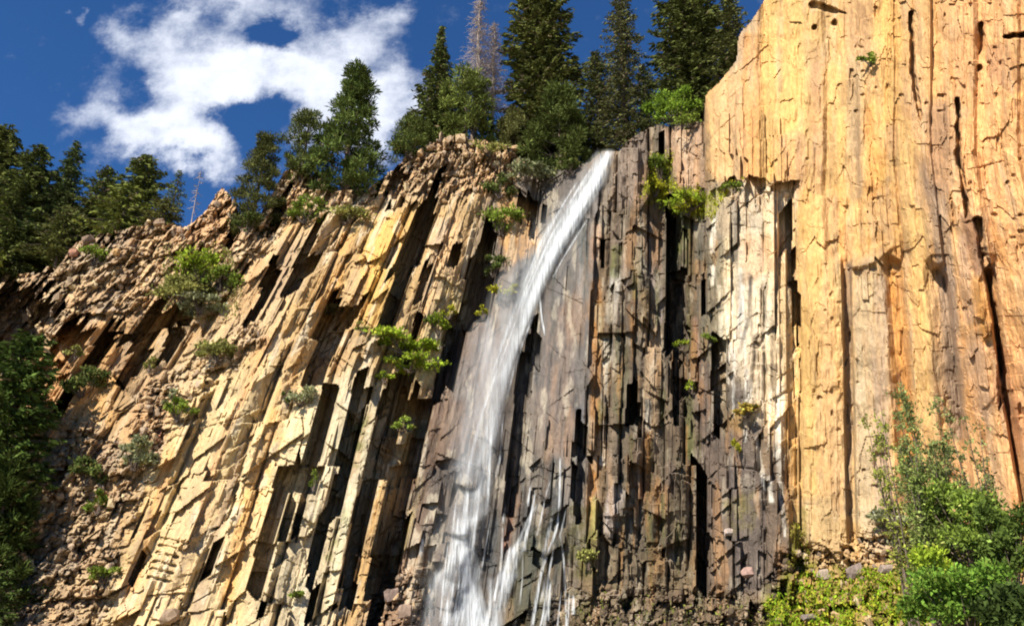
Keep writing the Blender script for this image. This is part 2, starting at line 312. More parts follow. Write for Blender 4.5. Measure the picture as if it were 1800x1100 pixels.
P([(620,400),(700,380),(745,350),(700,480),(680,580),(630,590),(640,500)], (234,184,98), .85, 10, 8)
L([(612,420,12),(590,500,12),(575,560,8)], (232,172,86), .8)
L([(672,440,5),(655,520,6)], (246,206,110), .6)
L([(560,430,18),(545,520,14)], (182,140,76), .6); L([(600,470,8),(560,540,8)], (216,160,84), .7)
L([(640,400,16),(620,460,14),(612,490,8)], (160,134,86), .6)
P([(760,390),(800,380),(800,480),(770,600),(740,590)], (222,190,150), .7, 10)
P([(735,600),(790,480),(830,520),(800,600),(760,680),(700,660)], (204,190,140), .6, 12)
L([(765,590,7),(768,606,9)], (248,240,220), .9, .3, .2); L([(774,628,7),(772,640,6)], (248,240,224), .9, .3, .2)
P([(430,420),(520,400),(600,410),(560,470),(490,560),(400,640),(300,700),(240,660),(330,560)], (216,186,144), .7, 20)
L([(505,440,16),(480,520,12)], (178,146,118), .6); L([(455,470,16),(430,540,12)], (188,140,92), .5)
L([(245,560,16),(215,650,14)], (128,108,94), .6); L([(235,680,16),(215,740,16)], (160,128,92), .5)
for p in ([(110,600,14),(85,660,12)], [(165,640,9),(140,690,8)], [(275,640,9),(215,760,9)], [(262,700,8),(232,790,8)]): L(p, (226,178,124), .6)
P([(280,330),(420,330),(440,420),(360,430),(290,420)], (208,160,112), .6, 14)
P([(690,270),(860,235),(930,270),(880,350),(760,345),(690,330)], (202,162,116), .6, 12)
L([(365,1085,1)], (200,160,120), 0)
L([(282,760,7),(276,800,7)], (190,110,84), .7)                      # rusty stain
# grey wet wall around the fall
P([(770,640),(800,580),(860,560),(900,620),(830,900),(760,1100),(640,1120),(700,900)], (116,92,74), .9, 14, wet=.6)
P([(690,980),(780,960),(800,1100),(640,1120)], (170,136,104), .6, 16, wet=.4)
L([(740,840,6),(715,940,7),(690,1000,6)], (206,184,130), .7); L([(775,860,10),(760,960,12)], (188,156,124), .55)
L([(760,720,20),(730,880,16)], (104,76,52), .6, wet=.5); L([(800,650,16),(785,740,20)], (150,124,104), .5)
P([(880,350),(930,360),(950,440),(890,470),(880,420)], (224,172,110), .8, 8, 6); P([(865,345),(900,330),(940,370),(925,420)], (226,178,118), .7, 8, 6)
L([(800,560,10),(790,640,12)], (70,68,70), .7, wet=.8); L([(812,640,12),(806,690,12)], (104,98,92), .6, wet=.8)
P([(960,560),(1010,330),(1050,290),(1100,300),(1060,380),(1040,520),(1038,760),(1020,900),(920,900),(905,800),(940,640)], (112,104,96), .9, 12, wet=.55)
L([(1075,300,26),(1062,360,18)], (150,134,116), .7); L([(1108,290,18),(1106,340,16)], (168,144,122), .7)
L([(1000,400,16),(985,470,16),(975,560,10)], (96,92,88), .7, wet=.8); L([(1022,390,12),(1030,460,10),(1028,520,8)], (86,92,88), .7, wet=.7)
L([(985,560,22),(980,640,24),(985,780,26)], (148,124,106), .7, wet=.3); L([(960,700,20),(955,790,22)], (160,136,116), .6)
L([(1005,600,5),(1006,760,6)], (112,98,92), .6); L([(1016,720,10),(1016,880,12)], (70,74,78), .75, wet=.7)  # last stroke paints the shaded side of the column, with wet gloss
L([(938,560,7),(928,660,8),(916,740,9),(905,860,11)], (62,52,48), .8, wet=.8)
P([(910,815),(985,805),(990,880),(915,880)], (98,100,94), .8, 8, 6, wet=.9); L([(968,895,16)], (46,44,44), .9, wet=.9)
P([(760,820),(900,780),(985,800),(985,900),(960,1100),(940,1340),(720,1340),(740,1000)], (74,68,62), .75, 16, wet=.9)
P([(905,960),(975,900),(990,960),(960,1100),(940,1340),(870,1340),(880,1080)], (84,80,56), .9, 12, wet=.6)
L([(870,920,10),(862,1000,10)], (90,92,90), .8, wet=.9); L([(905,880,9),(890,960,8)], (140,96,74), .7, wet=.6)
# alcove right of the fall: ochre, rust and moss
L([(1048,500,10),(1048,620,10),(1046,780,9),(1040,900,9)], (182,128,66), .85); L([(1048,400,9),(1050,450,9)], (188,140,108), .7)
L([(1090,410,18),(1088,470,16)], (140,118,98), .7); L([(1112,390,10),(1110,500,12),(1108,640,10)], (104,74,44), .75)
L([(1082,480,9),(1074,560,10)], (196,186,168), .85, .35); L([(1068,600,10),(1068,628,10)], (214,206,188), .85, .3)
L([(1064,640,5),(1060,710,4)], (232,226,210), .85, .35); L([(1061,745,6),(1060,812,6)], (236,230,216), .9, .35)
for y in (603, 613, 622): L([(1056,y,2.2),(1082,y-3,2.2)], (90,80,70), .7, .4, .1)
L([(1092,590,10),(1094,660,12),(1086,720,8)], (84,92,52), .7); L([(1085,440,10),(1080,480,9)], (110,112,44), .7); L([(1120,440,8),(1118,520,7)], (112,110,46), .7)
L([(1150,400,16),(1150,480,15)], (158,134,118), .75); L([(1138,520,14),(1136,570,15)], (172,138,86), .7); L([(1153,490,8),(1158,560,8)], (168,150,140), .7)
L([(1148,590,15),(1146,680,15),(1144,755,14)], (198,164,124), .85, .35); L([(1138,710,8),(1136,752,8)], (206,200,180), .8, .35)
L([(1190,400,18),(1190,470,18)], (48,48,38), .8); L([(1190,515,19),(1190,600,19)], (66,50,38), .85); L([(1190,640,20),(1188,780,18)], (84,64,48), .8)  # upper two strokes paint the deep slot's shade into the rock
L([(1218,380,8),(1216,520,8),(1222,640,8)], (112,86,44), .8); L([(1210,700,8),(1214,800,8)], (98,104,44), .7); L([(1222,560,4),(1228,620,4),(1236,760,5)], (176,140,124), .7)
L([(1180,820,10),(1178,860,10)], (150,124,112), .5); L([(1166,860,10),(1160,910,14)], (176,136,96), .7); L([(1124,780,22),(1130,860,18)], (124,86,52), .7); L([(1128,860,14)], (118,70,54), .6)
L([(1082,868,15),(1074,930,13)], (210,192,176), .85, .35); L([(1045,880,7),(1046,940,9)], (196,184,112), .8); L([(1100,910,12),(1090,960,16)], (70,68,52), .7)
L([(1030,960,22),(1028,1000,20)], (112,108,32), .8); L([(1150,970,20),(1150,1000,18)], (84,74,42), .8); L([(1190,985,16)], (206,196,176), .7, .4)
L([(1260,740,20),(1255,800,18)], (104,88,80), .75); L([(1262,830,17),(1262,880,18)], (164,138,118), .85, .35); L([(1248,895,8)], (226,214,206), .8, .3)
P([(1000,960),(1240,985),(1330,1020),(1360,1100),(1330,1340),(980,1340)], (132,112,82), .7, 16)
bi = (qi2 * 5.99).astype(int); blk2 = np.array([alb(150,124,96), alb(96,78,56), alb(124,104,76), alb(180,156,130), alb(92,88,50), alb(110,84,64)])
mixc(ALL, Wr * .7 * ss(960, 1000, U) * ss(1420, 1340, U), blk2[bi])
# streaked pillar
P([(1232,350),(1300,320),(1400,330),(1392,460),(1396,700),(1330,760),(1280,700),(1262,500)], (236,216,182), .9, 12, 10)
P([(1300,430),(1372,400),(1370,470),(1310,500)], (228,184,138), .7, 10)
P([(1225,400),(1262,380),(1275,520),(1272,620),(1240,640),(1228,520)], (104,100,84), .85, 10, 8)
P([(1226,640),(1290,620),(1320,730),(1385,790),(1400,1000),(1370,1050),(1240,1040),(1230,960)], (98,84,76), .9, 12, 10, wet=.3)
L([(1252,700,10),(1255,780,10)], (70,62,60), .7); L([(1275,650,10),(1278,760,12)], (122,108,84), .6)
P([(1225,380),(1300,330),(1290,400),(1245,440)], (152,138,124), .7, 10)
for i in range(26):                                                    # white lime and black lichen runs
    x = 1262 + 118 * r2.random(); y = 470 + 230 * r2.random(); w = r2.uniform(2, 5); l = r2.uniform(40, 150)
    L([(x, y, w), (x + r2.uniform(-6, 8), y + l, w * .5)], (246, 238, 220) if i % 5 < 3 else (62, 56, 52), .8, .5, .6, 9, seed=400 + i)
for p in ([(1254,470,5),(1250,500,4)], [(1256,380,4),(1252,440,5)], [(1330,770,3),(1345,860,4)], [(1365,740,4),(1372,860,4),(1380,940,3)], [(1372,680,7),(1366,800,5)], [(1352,840,4),(1356,880,4)]): L(p, (244,238,226), .9, .4, .5, 8)
for p in ([(1296,350,4),(1294,460,4)], [(1266,600,3),(1280,650,4)], [(1330,590,5),(1318,680,4)], [(1342,610,3),(1346,650,4)], [(1316,560,4),(1300,620,3)]): L(p, (58,52,48), .8, .4, .5, 8)
L([(1372,470,9),(1384,620,10),(1388,820,8)], (196,158,96), .75); L([(1390,860,8),(1392,960,8)], (112,96,60), .6)
L([(1300,740,20),(1325,715,12)], (196,150,64), .55)                   # rusty lichen
# yellow wall on the right
L([(1425,400,22),(1422,640,22),(1420,850,20)], (246,204,128), .7); L([(1450,520,14),(1452,800,16)], (236,198,144), .7); L([(1468,720,10),(1470,860,12)], (226,190,140), .7)
P([(1240,150),(1300,110),(1350,200),(1350,320),(1245,320)], (232,190,134), .7, 12)
L([(1340,60,12),(1335,200,14),(1330,300,12)], (234,178,106), .6); L([(1390,60,26),(1390,200,26)], (250,212,140), .7); L([(1450,230,28),(1452,320,24)], (246,200,114), .7)
L([(1500,150,14),(1506,260,14)], (196,168,128), .75); L([(1570,60,26),(1560,160,20)], (246,198,116), .6); L([(1545,270,14),(1540,340,14)], (222,166,92), .7); L([(1440,100,18),(1430,150,14)], (214,168,122), .6)
L([(1510,30,24),(1500,70,18)], (190,150,110), .65); L([(1560,310,18),(1600,260,16)], (250,208,126), .6)
L([(1640,300,22),(1645,330,22)], (160,134,114), .8, .5); L([(1655,200,22),(1650,270,24)], (186,146,112), .8)
L([(1655,360,12),(1664,480,14),(1674,600,14),(1680,720,12)], (164,138,114), .85, .4); L([(1690,380,8),(1700,480,10)], (198,162,132), .7)  # first stroke paints the shade of a face turned right
L([(1700,390,14),(1716,470,12)], (128,92,68), .7); L([(1728,520,18),(1738,590,16)], (200,148,78), .75); L([(1712,600,16),(1716,650,16)], (200,164,134), .7)
L([(1562,440,3),(1575,600,12),(1600,860,14)], (206,144,64), .85, .4); L([(1530,480,26),(1530,600,29),(1532,720,30),(1530,900,30)], (192,174,150), .9, .3); L([(1488,480,6),(1490,700,6),(1490,900,7)], (130,112,94), .7, .4)  # last stroke paints the shadow in the recess beside the capped column
L([(1545,520,8),(1546,760,9)], (190,164,132), .5); L([(1512,680,8),(1512,700,9)], (240,226,206), .8, .3); L([(1535,455,30),(1500,470,14)], (176,148,112), .7)
L([(1445,240,6)], (255,220,150), .3); L([(1515,440,10),(1550,420,14)], (236,182,96), .6)
P([(1690,180),(1760,160),(1800,60),(1990,60),(1990,620),(1760,620),(1730,420)], (244,190,132), .75, 12); P([(1740,600),(1990,600),(1990,800),(1770,800)], (232,168,124), .6, 16)
P([(1735,80),(1800,68),(1990,60),(1990,160),(1770,165),(1740,130)], (190,144,108), .75, 8, 6)
L([(1770,175,5),(1800,165,5)], (252,214,140), .7)
P([(1400,860),(1500,880),(1640,860),(1640,1000),(1400,1000)], (222,192,144), .6, 18); P([(1500,900),(1590,890),(1580,960),(1520,990)], (214,200,180), .6, 12)
for i in range(95):                                                    # run-off streaks down the yellow faces
    x = r2.uniform(1270, 1900); y = r2.uniform(-80, 240) if x < 1400 else r2.uniform(-80, 750); w = r2.uniform(2.5, 10); l = r2.uniform(50, 300) if x > 1400 else 70; s = -.03 - .0004 * (x - 1400)
    L([(x, y, w), (x - s * l, y + l, w * .6)], [(190,158,130),(246,214,158),(226,164,100),(164,142,124),(236,186,136)][i % 5], .6, .7, .6, 10, seed=500 + i)
# crag right of the fall
P([(1165,225),(1238,220),(1238,330),(1190,330)], (206,168,134), .8, 8, 5); P([(1085,255),(1140,225),(1130,360),(1070,370)], (160,136,114), .7, 8, 6)
for i in range(60):                                                    # black wet runs and pale films beside the fall
    x = r2.uniform(900, 1040); y = r2.uniform(330, 950); l = r2.uniform(40, 200); x2 = x - .12 * (y - 650) * (x < 960)
    L([(x, y, r2.uniform(2, 6)), (x - .05 * l, y + l, 2)], [(52,50,50),(76,72,70),(150,140,128),(60,66,58)][i % 4], .6, .6, .6, 10, wet=.8, seed=700 + i)
for i in range(70):                                                    # stained runs and mossy films in the alcove
    x = r2.uniform(1045, 1235); y = r2.uniform(360, 960); l = r2.uniform(30, 140)
    L([(x, y, r2.uniform(2, 8)), (x, y + l, 2)], [(64,52,38),(96,98,40),(168,120,62),(178,156,130),(84,72,58)][i % 5], .6, .5, .6, 10, seed=800 + i)
gm = ss(.05, .4, fbm(Sx / 34, V / 130, 191, 4)) * ss(1390, 1430, Sx) * .45; mixc(ALL, gm, alb(186, 158, 132))
pm = ss(.05, .4, fbm(Sx / 50, V / 90, 193, 3)) * ss(1230, 1300, Sx) * .2; mixc(ALL, pm, alb(244, 206, 156))
# per column tint, run-off streaks, lichen, iron stains
tint = h2(I, kq * 0, 49)[..., None]; tint2 = h2(I, kq, 50)[..., None]
CC *= 1 + .16 * (tint - .5) + .14 * (tint2 - .5)
CC *= 1 + (np.array([.05, 0, -.12]) * ((tint - .5) * 2)) * (1 - Wr[..., None] * .5)
st = fbm(Sx / 9, V / 150, 111, 4); CC *= (1 + .22 * st)[..., None]
st2 = fbm(Sx / 24, V / 46, 121, 4)
li = ss(.12, .42, st2) * np.interp(Sx, [-300, 300, 760, 1240, 1400, 1900], [.4, .25, .35, .15, .16, .2]); mixc(ALL, li, alb(156, 136, 114))
ir = ss(.18, .45, fbm(Sx / 18, V / 110, 131, 4)) * np.interp(Sx, [-300, 400, 760, 900, 1050, 1400, 1900], [.18, .22, .15, .03, .2, .3, .3]); mixc(ALL, ir, alb(214, 152, 80))
wh = ss(.22, .42, fbm(Sx / 12, V / 50, 141, 4)) * np.interp(Sx, [-300, 300, 480, 700, 1040, 1400, 1900], [.15, .25, .5, .5, .25, .2, .2]); mixc(ALL, wh, alb(236, 222, 194))
dk = ss(.2, .5, fbm(Sx / 8, V / 36, 151, 4)) * np.interp(Sx, [-300, 500, 760, 1000, 1240, 1395, 1420, 1900], [.3, .22, .4, .4, .45, .2, .08, .10]); mixc(ALL, dk, alb(76, 66, 56))
# little pits in the right wall
pit = ss(.62, .8, vn(U / 11, V / 14, 161)) * ss(.1, .5, vn(U / 60, V / 90, 162)) * ss(1380, 1420, U); FI -= 0; FI += .18 * pit
# moss staining on the rock
MOSS = np.zeros_like(U)
for poly, c, stg in [([(1150,285),(1170,275),(1190,340),(1250,340),(1300,325),(1230,385),(1165,365),(1130,335)], (150,150,30), .9), ([(620,745),(650,735),(630,820),(610,825)], (104,110,40), .85),
             ([(690,640),(640,580),(680,580),(790,640),(760,660)], (120,130,50), .6), ([(600,900),(612,900),(585,985),(575,985)], (120,126,50), .6), ([(1340,1040),(1400,985),(1600,1000),(1640,950),(1760,960),(1800,1340),(1330,1340)], (140,140,28), .9),
             ([(1395,930),(1420,935),(1415,1000),(1390,990)], (140,136,40), .8), ([(1195,370),(1215,380),(1212,480),(1192,450)], (90,104,30), .7), ([(1000,880),(1060,900),(1040,1020),(1000,1010)], (104,100,34), .5), ([(1270,880),(1330,860),(1320,930),(1280,940)], (128,118,60), .6), ([(715,740),(745,750),(725,800),(690,820)], (110,114,60), .5)]:
    sl, m = pmask(poly, 8, 10, 14); m = m * np.clip(.7 + 1.3 * fbm(U[sl] / 14, V[sl] / 14, 171, 3), 0, 1) * stg; mixc(sl, m, alb(*c), 0); MOSS[sl] = np.maximum(MOSS[sl], m)
L([(1410,900,10),(1404,980,10)], (150,140,40), .6)
def band(pts, c, st=.7, seed=3):
    sl, m = smask(pts, .45, .5, 16, seed); m = m * np.clip(.8 + .5 * fbm(Sx[sl] / 6, V[sl] / 70, seed + 40, 3), 0, 1); g = CC[sl]; lum = (g.sum(-1) / np.sum(alb(*c)))[..., None]
    CC[sl] = g * (1 - (m * st)[..., None]) + alb(*c) * np.clip(.5 + .5 * lum, .6, 1.3) * (m * st)[..., None]
for i, (pts, c, st) in enumerate([
  ([(1425,330,20),(1422,640,18),(1420,860,18)], (246,204,130), .7), ([(1452,350,12),(1455,860,13)], (236,190,134), .6), ([(1472,700,9),(1474,900,10)], (218,182,138), .6),
  ([(1491,470,7),(1492,900,7)], (132,116,102), .8), ([(1516,500,14),(1518,900,15)], (212,192,160), .8), ([(1546,500,14),(1550,900,16)], (176,156,138), .8), ([(1573,440,10),(1590,640,12),(1604,880,12)], (216,160,92), .8),  # first band here is painted shadow in the recess by the capped column
  ([(1615,380,14),(1622,600,16),(1630,800,16)], (246,204,132), .7), ([(1652,330,12),(1662,480,15),(1674,640,15),(1684,760,14)], (150,130,116), .85), ([(1692,420,9),(1702,560,10)], (206,172,146), .6),  # dark grey band is painted shade on the face turned right
  ([(1704,390,12),(1720,470,12)], (136,98,74), .75), ([(1726,500,16),(1742,595,14)], (210,152,78), .8), ([(1718,620,16),(1730,720,18)], (206,172,146), .7),
  ([(1265,160,14),(1262,310,14)], (238,200,150), .6), ([(1288,140,10),(1292,310,12)], (206,166,122), .6), ([(1318,70,14),(1320,300,14)], (232,172,102), .7), ([(1352,10,14),(1348,310,14)], (250,206,124), .7), ([(1395,-60,20),(1392,230,20)], (250,210,136), .75), ([(1392,250,20),(1400,320,16)], (220,180,144), .6),
  ([(1438,120,12),(1436,330,12)], (206,164,128), .6), ([(1462,130,16),(1465,330,16)], (244,200,130), .7), ([(1502,110,12),(1506,340,12)], (178,154,124), .8), ([(1530,190,9),(1532,340,10)], (214,156,86), .75), ([(1562,-60,18),(1568,200,18)], (246,198,118), .7), ([(1590,220,14),(1598,420,14)], (244,202,130), .7),
  ([(1572,330,12),(1580,430,10)], (232,182,112), .7), ([(1535,330,16),(1525,430,22)], (230,184,120), .6), ([(1512,-40,20),(1515,80,18)], (192,154,116), .75), ([(1650,200,22),(1655,320,20)], (172,138,108), .8), ([(1632,-60,14),(1640,160,16)], (246,196,128), .6), ([(1672,-60,10),(1690,160,10)], (214,168,122), .6)]): band(pts, c, st, 900 + i)
CC *= 1 + (np.array([.97, .91, .80]) - 1) * ss(1385, 1425, np.where((V < 320) & (U > 1239), 1500, Sx))[..., None]      # ochre stone of the right wall
CC = np.clip(CC, .012, .62)

# ------------------------------------------------------------------ helpers for objects
def setp(o, label=None, cat=None, group=None, kind=None):
    if label: o["label"] = label
    if cat: o["category"] = cat
    if group: o["group"] = group
    if kind: o["kind"] = kind
    return o
def mesh_np(name, verts, faces, mat, col=None, parent=None, smooth=False, extra=None):
    """verts (n,3); faces (m,k) with k=3 or 4; col (n,4) point colours"""
    me = bpy.data.meshes.new(name); verts = np.ascontiguousarray(verts, np.float32); faces = np.ascontiguousarray(faces, np.int32)
    n, k = len(faces), faces.shape[1]
    me.vertices.add(len(verts)); me.vertices.foreach_set("co", verts.ravel())
    me.loops.add(n * k); me.loops.foreach_set("vertex_index", faces.ravel())
    me.polygons.add(n); me.polygons.foreach_set("loop_start", np.arange(0, n * k, k, dtype=np.int32))
    try: me.polygons.foreach_set("loop_total", np.full(n, k, np.int32))
    except Exception: pass
    me.polygons.foreach_set("use_smooth", np.full(n, smooth))
    if col is not None:
        a = me.color_attributes.new("col", 'FLOAT_COLOR', 'POINT'); c = np.ones((len(verts), 4), np.float32); c[:, :col.shape[1]] = col; a.data.foreach_set("color", c.ravel())
    for nm, arr in (extra or {}).items():
        if arr.ndim == 2:
            a = me.attributes.new(nm, 'FLOAT_VECTOR', 'POINT'); a.data.foreach_set("vector", np.ascontiguousarray(arr, np.float32).ravel())
        else:
            a = me.attributes.new(nm, 'FLOAT', 'POINT'); a.data.foreach_set("value", np.ascontiguousarray(arr, np.float32))
    me.materials.append(mat); me.update(calc_edges=True); me.validate()
    o = bpy.data.objects.new(name, me); COL.objects.link(o)
    if parent: o.parent = parent
    return o
def empty(name, loc, **k):
    o = bpy.data.objects.new(name, None); COL.objects.link(o); o.location = loc; o.empty_display_size = .3
    return setp(o, **k)
def new_mat(name):
    m = bpy.data.materials.new(name); m.use_nodes = True; nt = m.node_tree; nt.nodes.clear()
    def N(t, **kw):
        n = nt.nodes.new(t)
        for k, v in kw.items():
            if k.startswith('i_'): n.inputs[k[2:].replace('_', ' ')].default_value = v
            else: setattr(n, k, v)
        return n
    return m, nt, N, nt.links.new
def rock_material():
    m, nt, N, K = new_mat("rock")
    out = N('ShaderNodeOutputMaterial'); b = N('ShaderNodeBsdfPrincipled'); K(b.outputs[0], out.inputs[0])
    at_ = N('ShaderNodeAttribute', attribute_name='col'); tc = N('ShaderNodeTexCoord')
    mp = N('ShaderNodeMapping'); mp.inputs['Scale'].default_value = (1, 1, .35); K(tc.outputs['Object'], mp.inputs[0])
    n1 = N('ShaderNodeTexNoise', i_Scale=7.0, i_Detail=6.0, i_Roughness=.65); K(mp.outputs[0], n1.inputs['Vector'])
    n2 = N('ShaderNodeTexNoise', i_Scale=22.0, i_Detail=4.0, i_Roughness=.7); K(tc.outputs['Object'], n2.inputs['Vector'])
    r1 = N('ShaderNodeMapRange'); r1.inputs[1].default_value = .3; r1.inputs[2].default_value = .7; r1.inputs[3].default_value = .72; r1.inputs[4].default_value = 1.24; K(n1.outputs[0], r1.inputs[0])
    r2_ = N('ShaderNodeMapRange'); r2_.inputs[1].default_value = .3; r2_.inputs[2].default_value = .7; r2_.inputs[3].default_value = .84; r2_.inputs[4].default_value = 1.14; K(n2.outputs[0], r2_.inputs[0])
    mu = N('ShaderNodeMath', operation='MULTIPLY'); K(r1.outputs[0], mu.inputs[0]); K(r2_.outputs[0], mu.inputs[1])
    vm = N('ShaderNodeVectorMath', operation='SCALE'); K(at_.outputs['Color'], vm.inputs[0]); K(mu.outputs[0], vm.inputs['Scale'])
    K(vm.outputs[0], b.inputs['Base Color'])
    rr = N('ShaderNodeMapRange'); rr.inputs[3].default_value = .9; rr.inputs[4].default_value = .25; K(at_.outputs['Alpha'], rr.inputs[0]); K(rr.outputs[0], b.inputs['Roughness'])
    b.inputs['Specular IOR Level'].default_value = .45
    bp = N('ShaderNodeBump', i_Strength=.75, i_Distance=.12); ad = N('ShaderNodeMath', operation='ADD'); K(n1.outputs[0], ad.inputs[0])
    s2 = N('ShaderNodeMath', operation='MULTIPLY'); s2.inputs[1].default_value = .5; K(n2.outputs[0], s2.inputs[0]); K(s2.outputs[0], ad.inputs[1])
    K(ad.outputs[0], bp.inputs['Height']); K(bp.outputs[0], b.inputs['Normal'])
    return m
def leaf_material(name, trans=.3):
    m, nt, N, K = new_mat(name)
    out = N('ShaderNodeOutputMaterial'); at_ = N('ShaderNodeAttribute', attribute_name='col'); oi = N('ShaderNodeObjectInfo')
    d = N('ShaderNodeBsdfDiffuse'); t = N('ShaderNodeBsdfTranslucent'); mx = N('ShaderNodeMixShader'); mx.inputs[0].default_value = trans
    hs = N('ShaderNodeHueSaturation'); K(at_.outputs['Color'], hs.inputs['Color'])
    mr = N('ShaderNodeMapRange'); mr.inputs[3].default_value = .88; mr.inputs[4].default_value = 1.14; K(oi.outputs['Random'], mr.inputs[0]); K(mr.outputs[0], hs.inputs['Value'])
    K(hs.outputs[0], d.inputs[0]); K(hs.outputs[0], t.inputs[0]); K(d.outputs[0], mx.inputs[1]); K(t.outputs[0], mx.inputs[2]); K(mx.outputs[0], out.inputs[0])
    return m
def bark_material(name, c1, c2):
    m, nt, N, K = new_mat(name)
    out = N('ShaderNodeOutputMaterial'); b = N('ShaderNodeBsdfPrincipled', i_Roughness=.9); K(b.outputs[0], out.inputs[0])
    tc = N('ShaderNodeTexCoord'); mp = N('ShaderNodeMapping'); mp.inputs['Scale'].default_value = (9, 9, 1.5); K(tc.outputs['Object'], mp.inputs[0])
    n = N('ShaderNodeTexNoise', i_Scale=1.6, i_Detail=5.0); K(mp.outputs[0], n.inputs['Vector'])
    cr = N('ShaderNodeValToRGB'); cr.color_ramp.elements[0].color = (*c1, 1); cr.color_ramp.elements[1].color = (*c2, 1); cr.color_ramp.elements[0].position = .35; cr.color_ramp.elements[1].position = .65
    K(n.outputs[0], cr.inputs[0]); K(cr.outputs[0], b.inputs['Base Color'])
    bp = N('ShaderNodeBump', i_Strength=.6, i_Distance=.05); K(n.outputs[0], bp.inputs['Height']); K(bp.outputs[0], b.inputs['Normal'])
    return m
M_ROCK = rock_material(); M_LEAF = leaf_material("foliage", .3); M_NEEDLE = leaf_material("needles", .12)
M_BARK = bark_material("bark", (.055, .04, .03), (.14, .10, .075)); M_SNAG = bark_material("weathered_wood", (.20, .16, .14), (.42, .34, .30))

# ------------------------------------------------------------------ cliff meshes
PTS = at(U, V, FI)
qv = VALID[:-1, :-1] & VALID[1:, :-1] & VALID[:-1, 1:] & VALID[1:, 1:]
uc, vc = (U[:-1, :-1] + U[1:, 1:]) / 2, V[:-1, :-1] + 1
fallx = np.interp(vc, [240, 262, 330, 420, 500, 600, 700, 800, 900, 1100, 1340], [1090, 1088, 1035, 985, 945, 905, 865, 840, 815, 770, 740]) - 20
right = ((vc < 326 + 6 * np.sin(uc / 9)) & (uc > 1239)) | (uc > 1394 + 5 * np.sin(vc / 37)) | ((vc > 326) & (uc > 1394))
pil = ~right & (uc > 1222 + 6 * np.sin(vc / 29) + np.interp(vc, [320, 380], [40, 0])) & (vc > 300)
left = ~right & ~pil & (uc < fallx)
mid = ~right & ~pil & ~left
COLA = np.concatenate([CC, WET[..., None]], -1)
nid = np.arange(U.size).reshape(U.shape)
def cliff_piece(name, msk, **k):
    q = qv & msk
    f = np.stack([nid[:-1, :-1][q], nid[1:, :-1][q], nid[1:, 1:][q], nid[:-1, 1:][q]], -1)
    ids, inv = np.unique(f, return_inverse=True)
    o = mesh_np(name, PTS.reshape(-1, 3)[ids], inv.reshape(f.shape), M_ROCK, COLA.reshape(-1, 4)[ids])
    return setp(o, kind="structure", **k)
cliff_piece("cliff_left", left, label="tan and yellow cliff of leaning broken columns left of the waterfall")
cliff_piece("cliff_behind_waterfall", mid, label="dark wet mossy cliff wall beside and right of the waterfall")
cliff_piece("cliff_pillar", pil, label="pale pillar with white and black runs between the wet wall and yellow cliff")
cliff_piece("cliff_right", right, label="tall sunlit yellow cliff of upright columns on the right")
# plateau behind the rim: follows the rim back and up a gentle hill
ru = np.arange(-290, 1985, 6.0); rv_ = np.interp(ru, TOP[:, 0], TOP[:, 1]) + 3
rim = np.array([surf(a, b) for a, b in zip(ru, rv_)]); rows = []
for k, dd in enumerate([.05, .6, 2, 4, 7, 11, 16, 24, 40, 70, 110]):
    x, y, z = ray(ru, rv_); Yn = rim[:, 1] + dd
    fl = at(ru, rv_, Yn)
    zz = rim[:, 2] + np.minimum((fl[:, 2] - rim[:, 2]) * .93, 7 + .05 * dd) - (.04 * dd if k else .05)
    if k > 5: zz = np.convolve(np.pad(zz, 12, mode='edge'), np.ones(25) / 25, 'same')[12:-12]
    if k > 1: zz = np.minimum(zz, rim[:, 2] + (fl[:, 2] - rim[:, 2]) * .95)
    rows.append(np.stack([rim[:, 0] * Yn / rim[:, 1], Yn, zz], -1))
PV = np.array(rows); nr, nc = PV.shape[:2]; pid = np.arange(nr * nc).reshape(nr, nc)
pf = np.stack([pid[:-1, :-1], pid[:-1, 1:], pid[1:, 1:], pid[1:, :-1]], -1).reshape(-1, 4)
pc = np.empty((nr * nc, 4)); pc[:] = (*alb(110, 92, 62), 0)
setp(mesh_np("plateau", PV.reshape(-1, 3), pf, M_ROCK, pc, smooth=True), kind="structure", label="wooded plateau ground behind the cliff rim")
# valley ground, one sheet to the horizon
m, nt, N, K = new_mat("forest_floor"); out = N('ShaderNodeOutputMaterial'); b = N('ShaderNodeBsdfPrincipled', i_Roughness=.95); K(b.outputs[0], out.inputs[0])
tc = N('ShaderNodeTexCoord'); n = N('ShaderNodeTexNoise', i_Scale=.6, i_Detail=8.0); K(tc.outputs['Object'], n.inputs['Vector']); cr = N('ShaderNodeValToRGB'); K(n.outputs[0], cr.inputs[0]); K(cr.outputs[0], b.inputs['Base Color'])
cr.color_ramp.elements[0].color = (.15, .14, .07, 1); cr.color_ramp.elements[1].color = (.38, .33, .25, 1); cr.color_ramp.elements[0].position = .4; cr.color_ramp.elements[1].position = .62  # pale talus tones, raised so the floor bounces fill light up the wall
xs_ = np.concatenate([[-3000, -800, -200], np.linspace(-80, 80, 41), [200, 800, 3000]]); ys_ = np.concatenate([[-3000, -500, -100], np.linspace(-40, 60, 31), [200, 800, 3000]])
gxm, gym = np.meshgrid(xs_, ys_); gz = -.6 + .25 * fbm(gxm / 9, gym / 9, 181, 3) * (np.abs(gxm) < 100) + .035 * np.clip(gym, 0, 40)
gi = np.arange(gxm.size).reshape(gxm.shape)
setp(mesh_np("ground", np.stack([gxm, gym, gz], -1).reshape(-1, 3), np.stack([gi[:-1, :-1], gi[:-1, 1:], gi[1:, 1:], gi[1:, :-1]], -1).reshape(-1, 4), m, smooth=True), kind="structure", label="valley floor in front of the cliff")
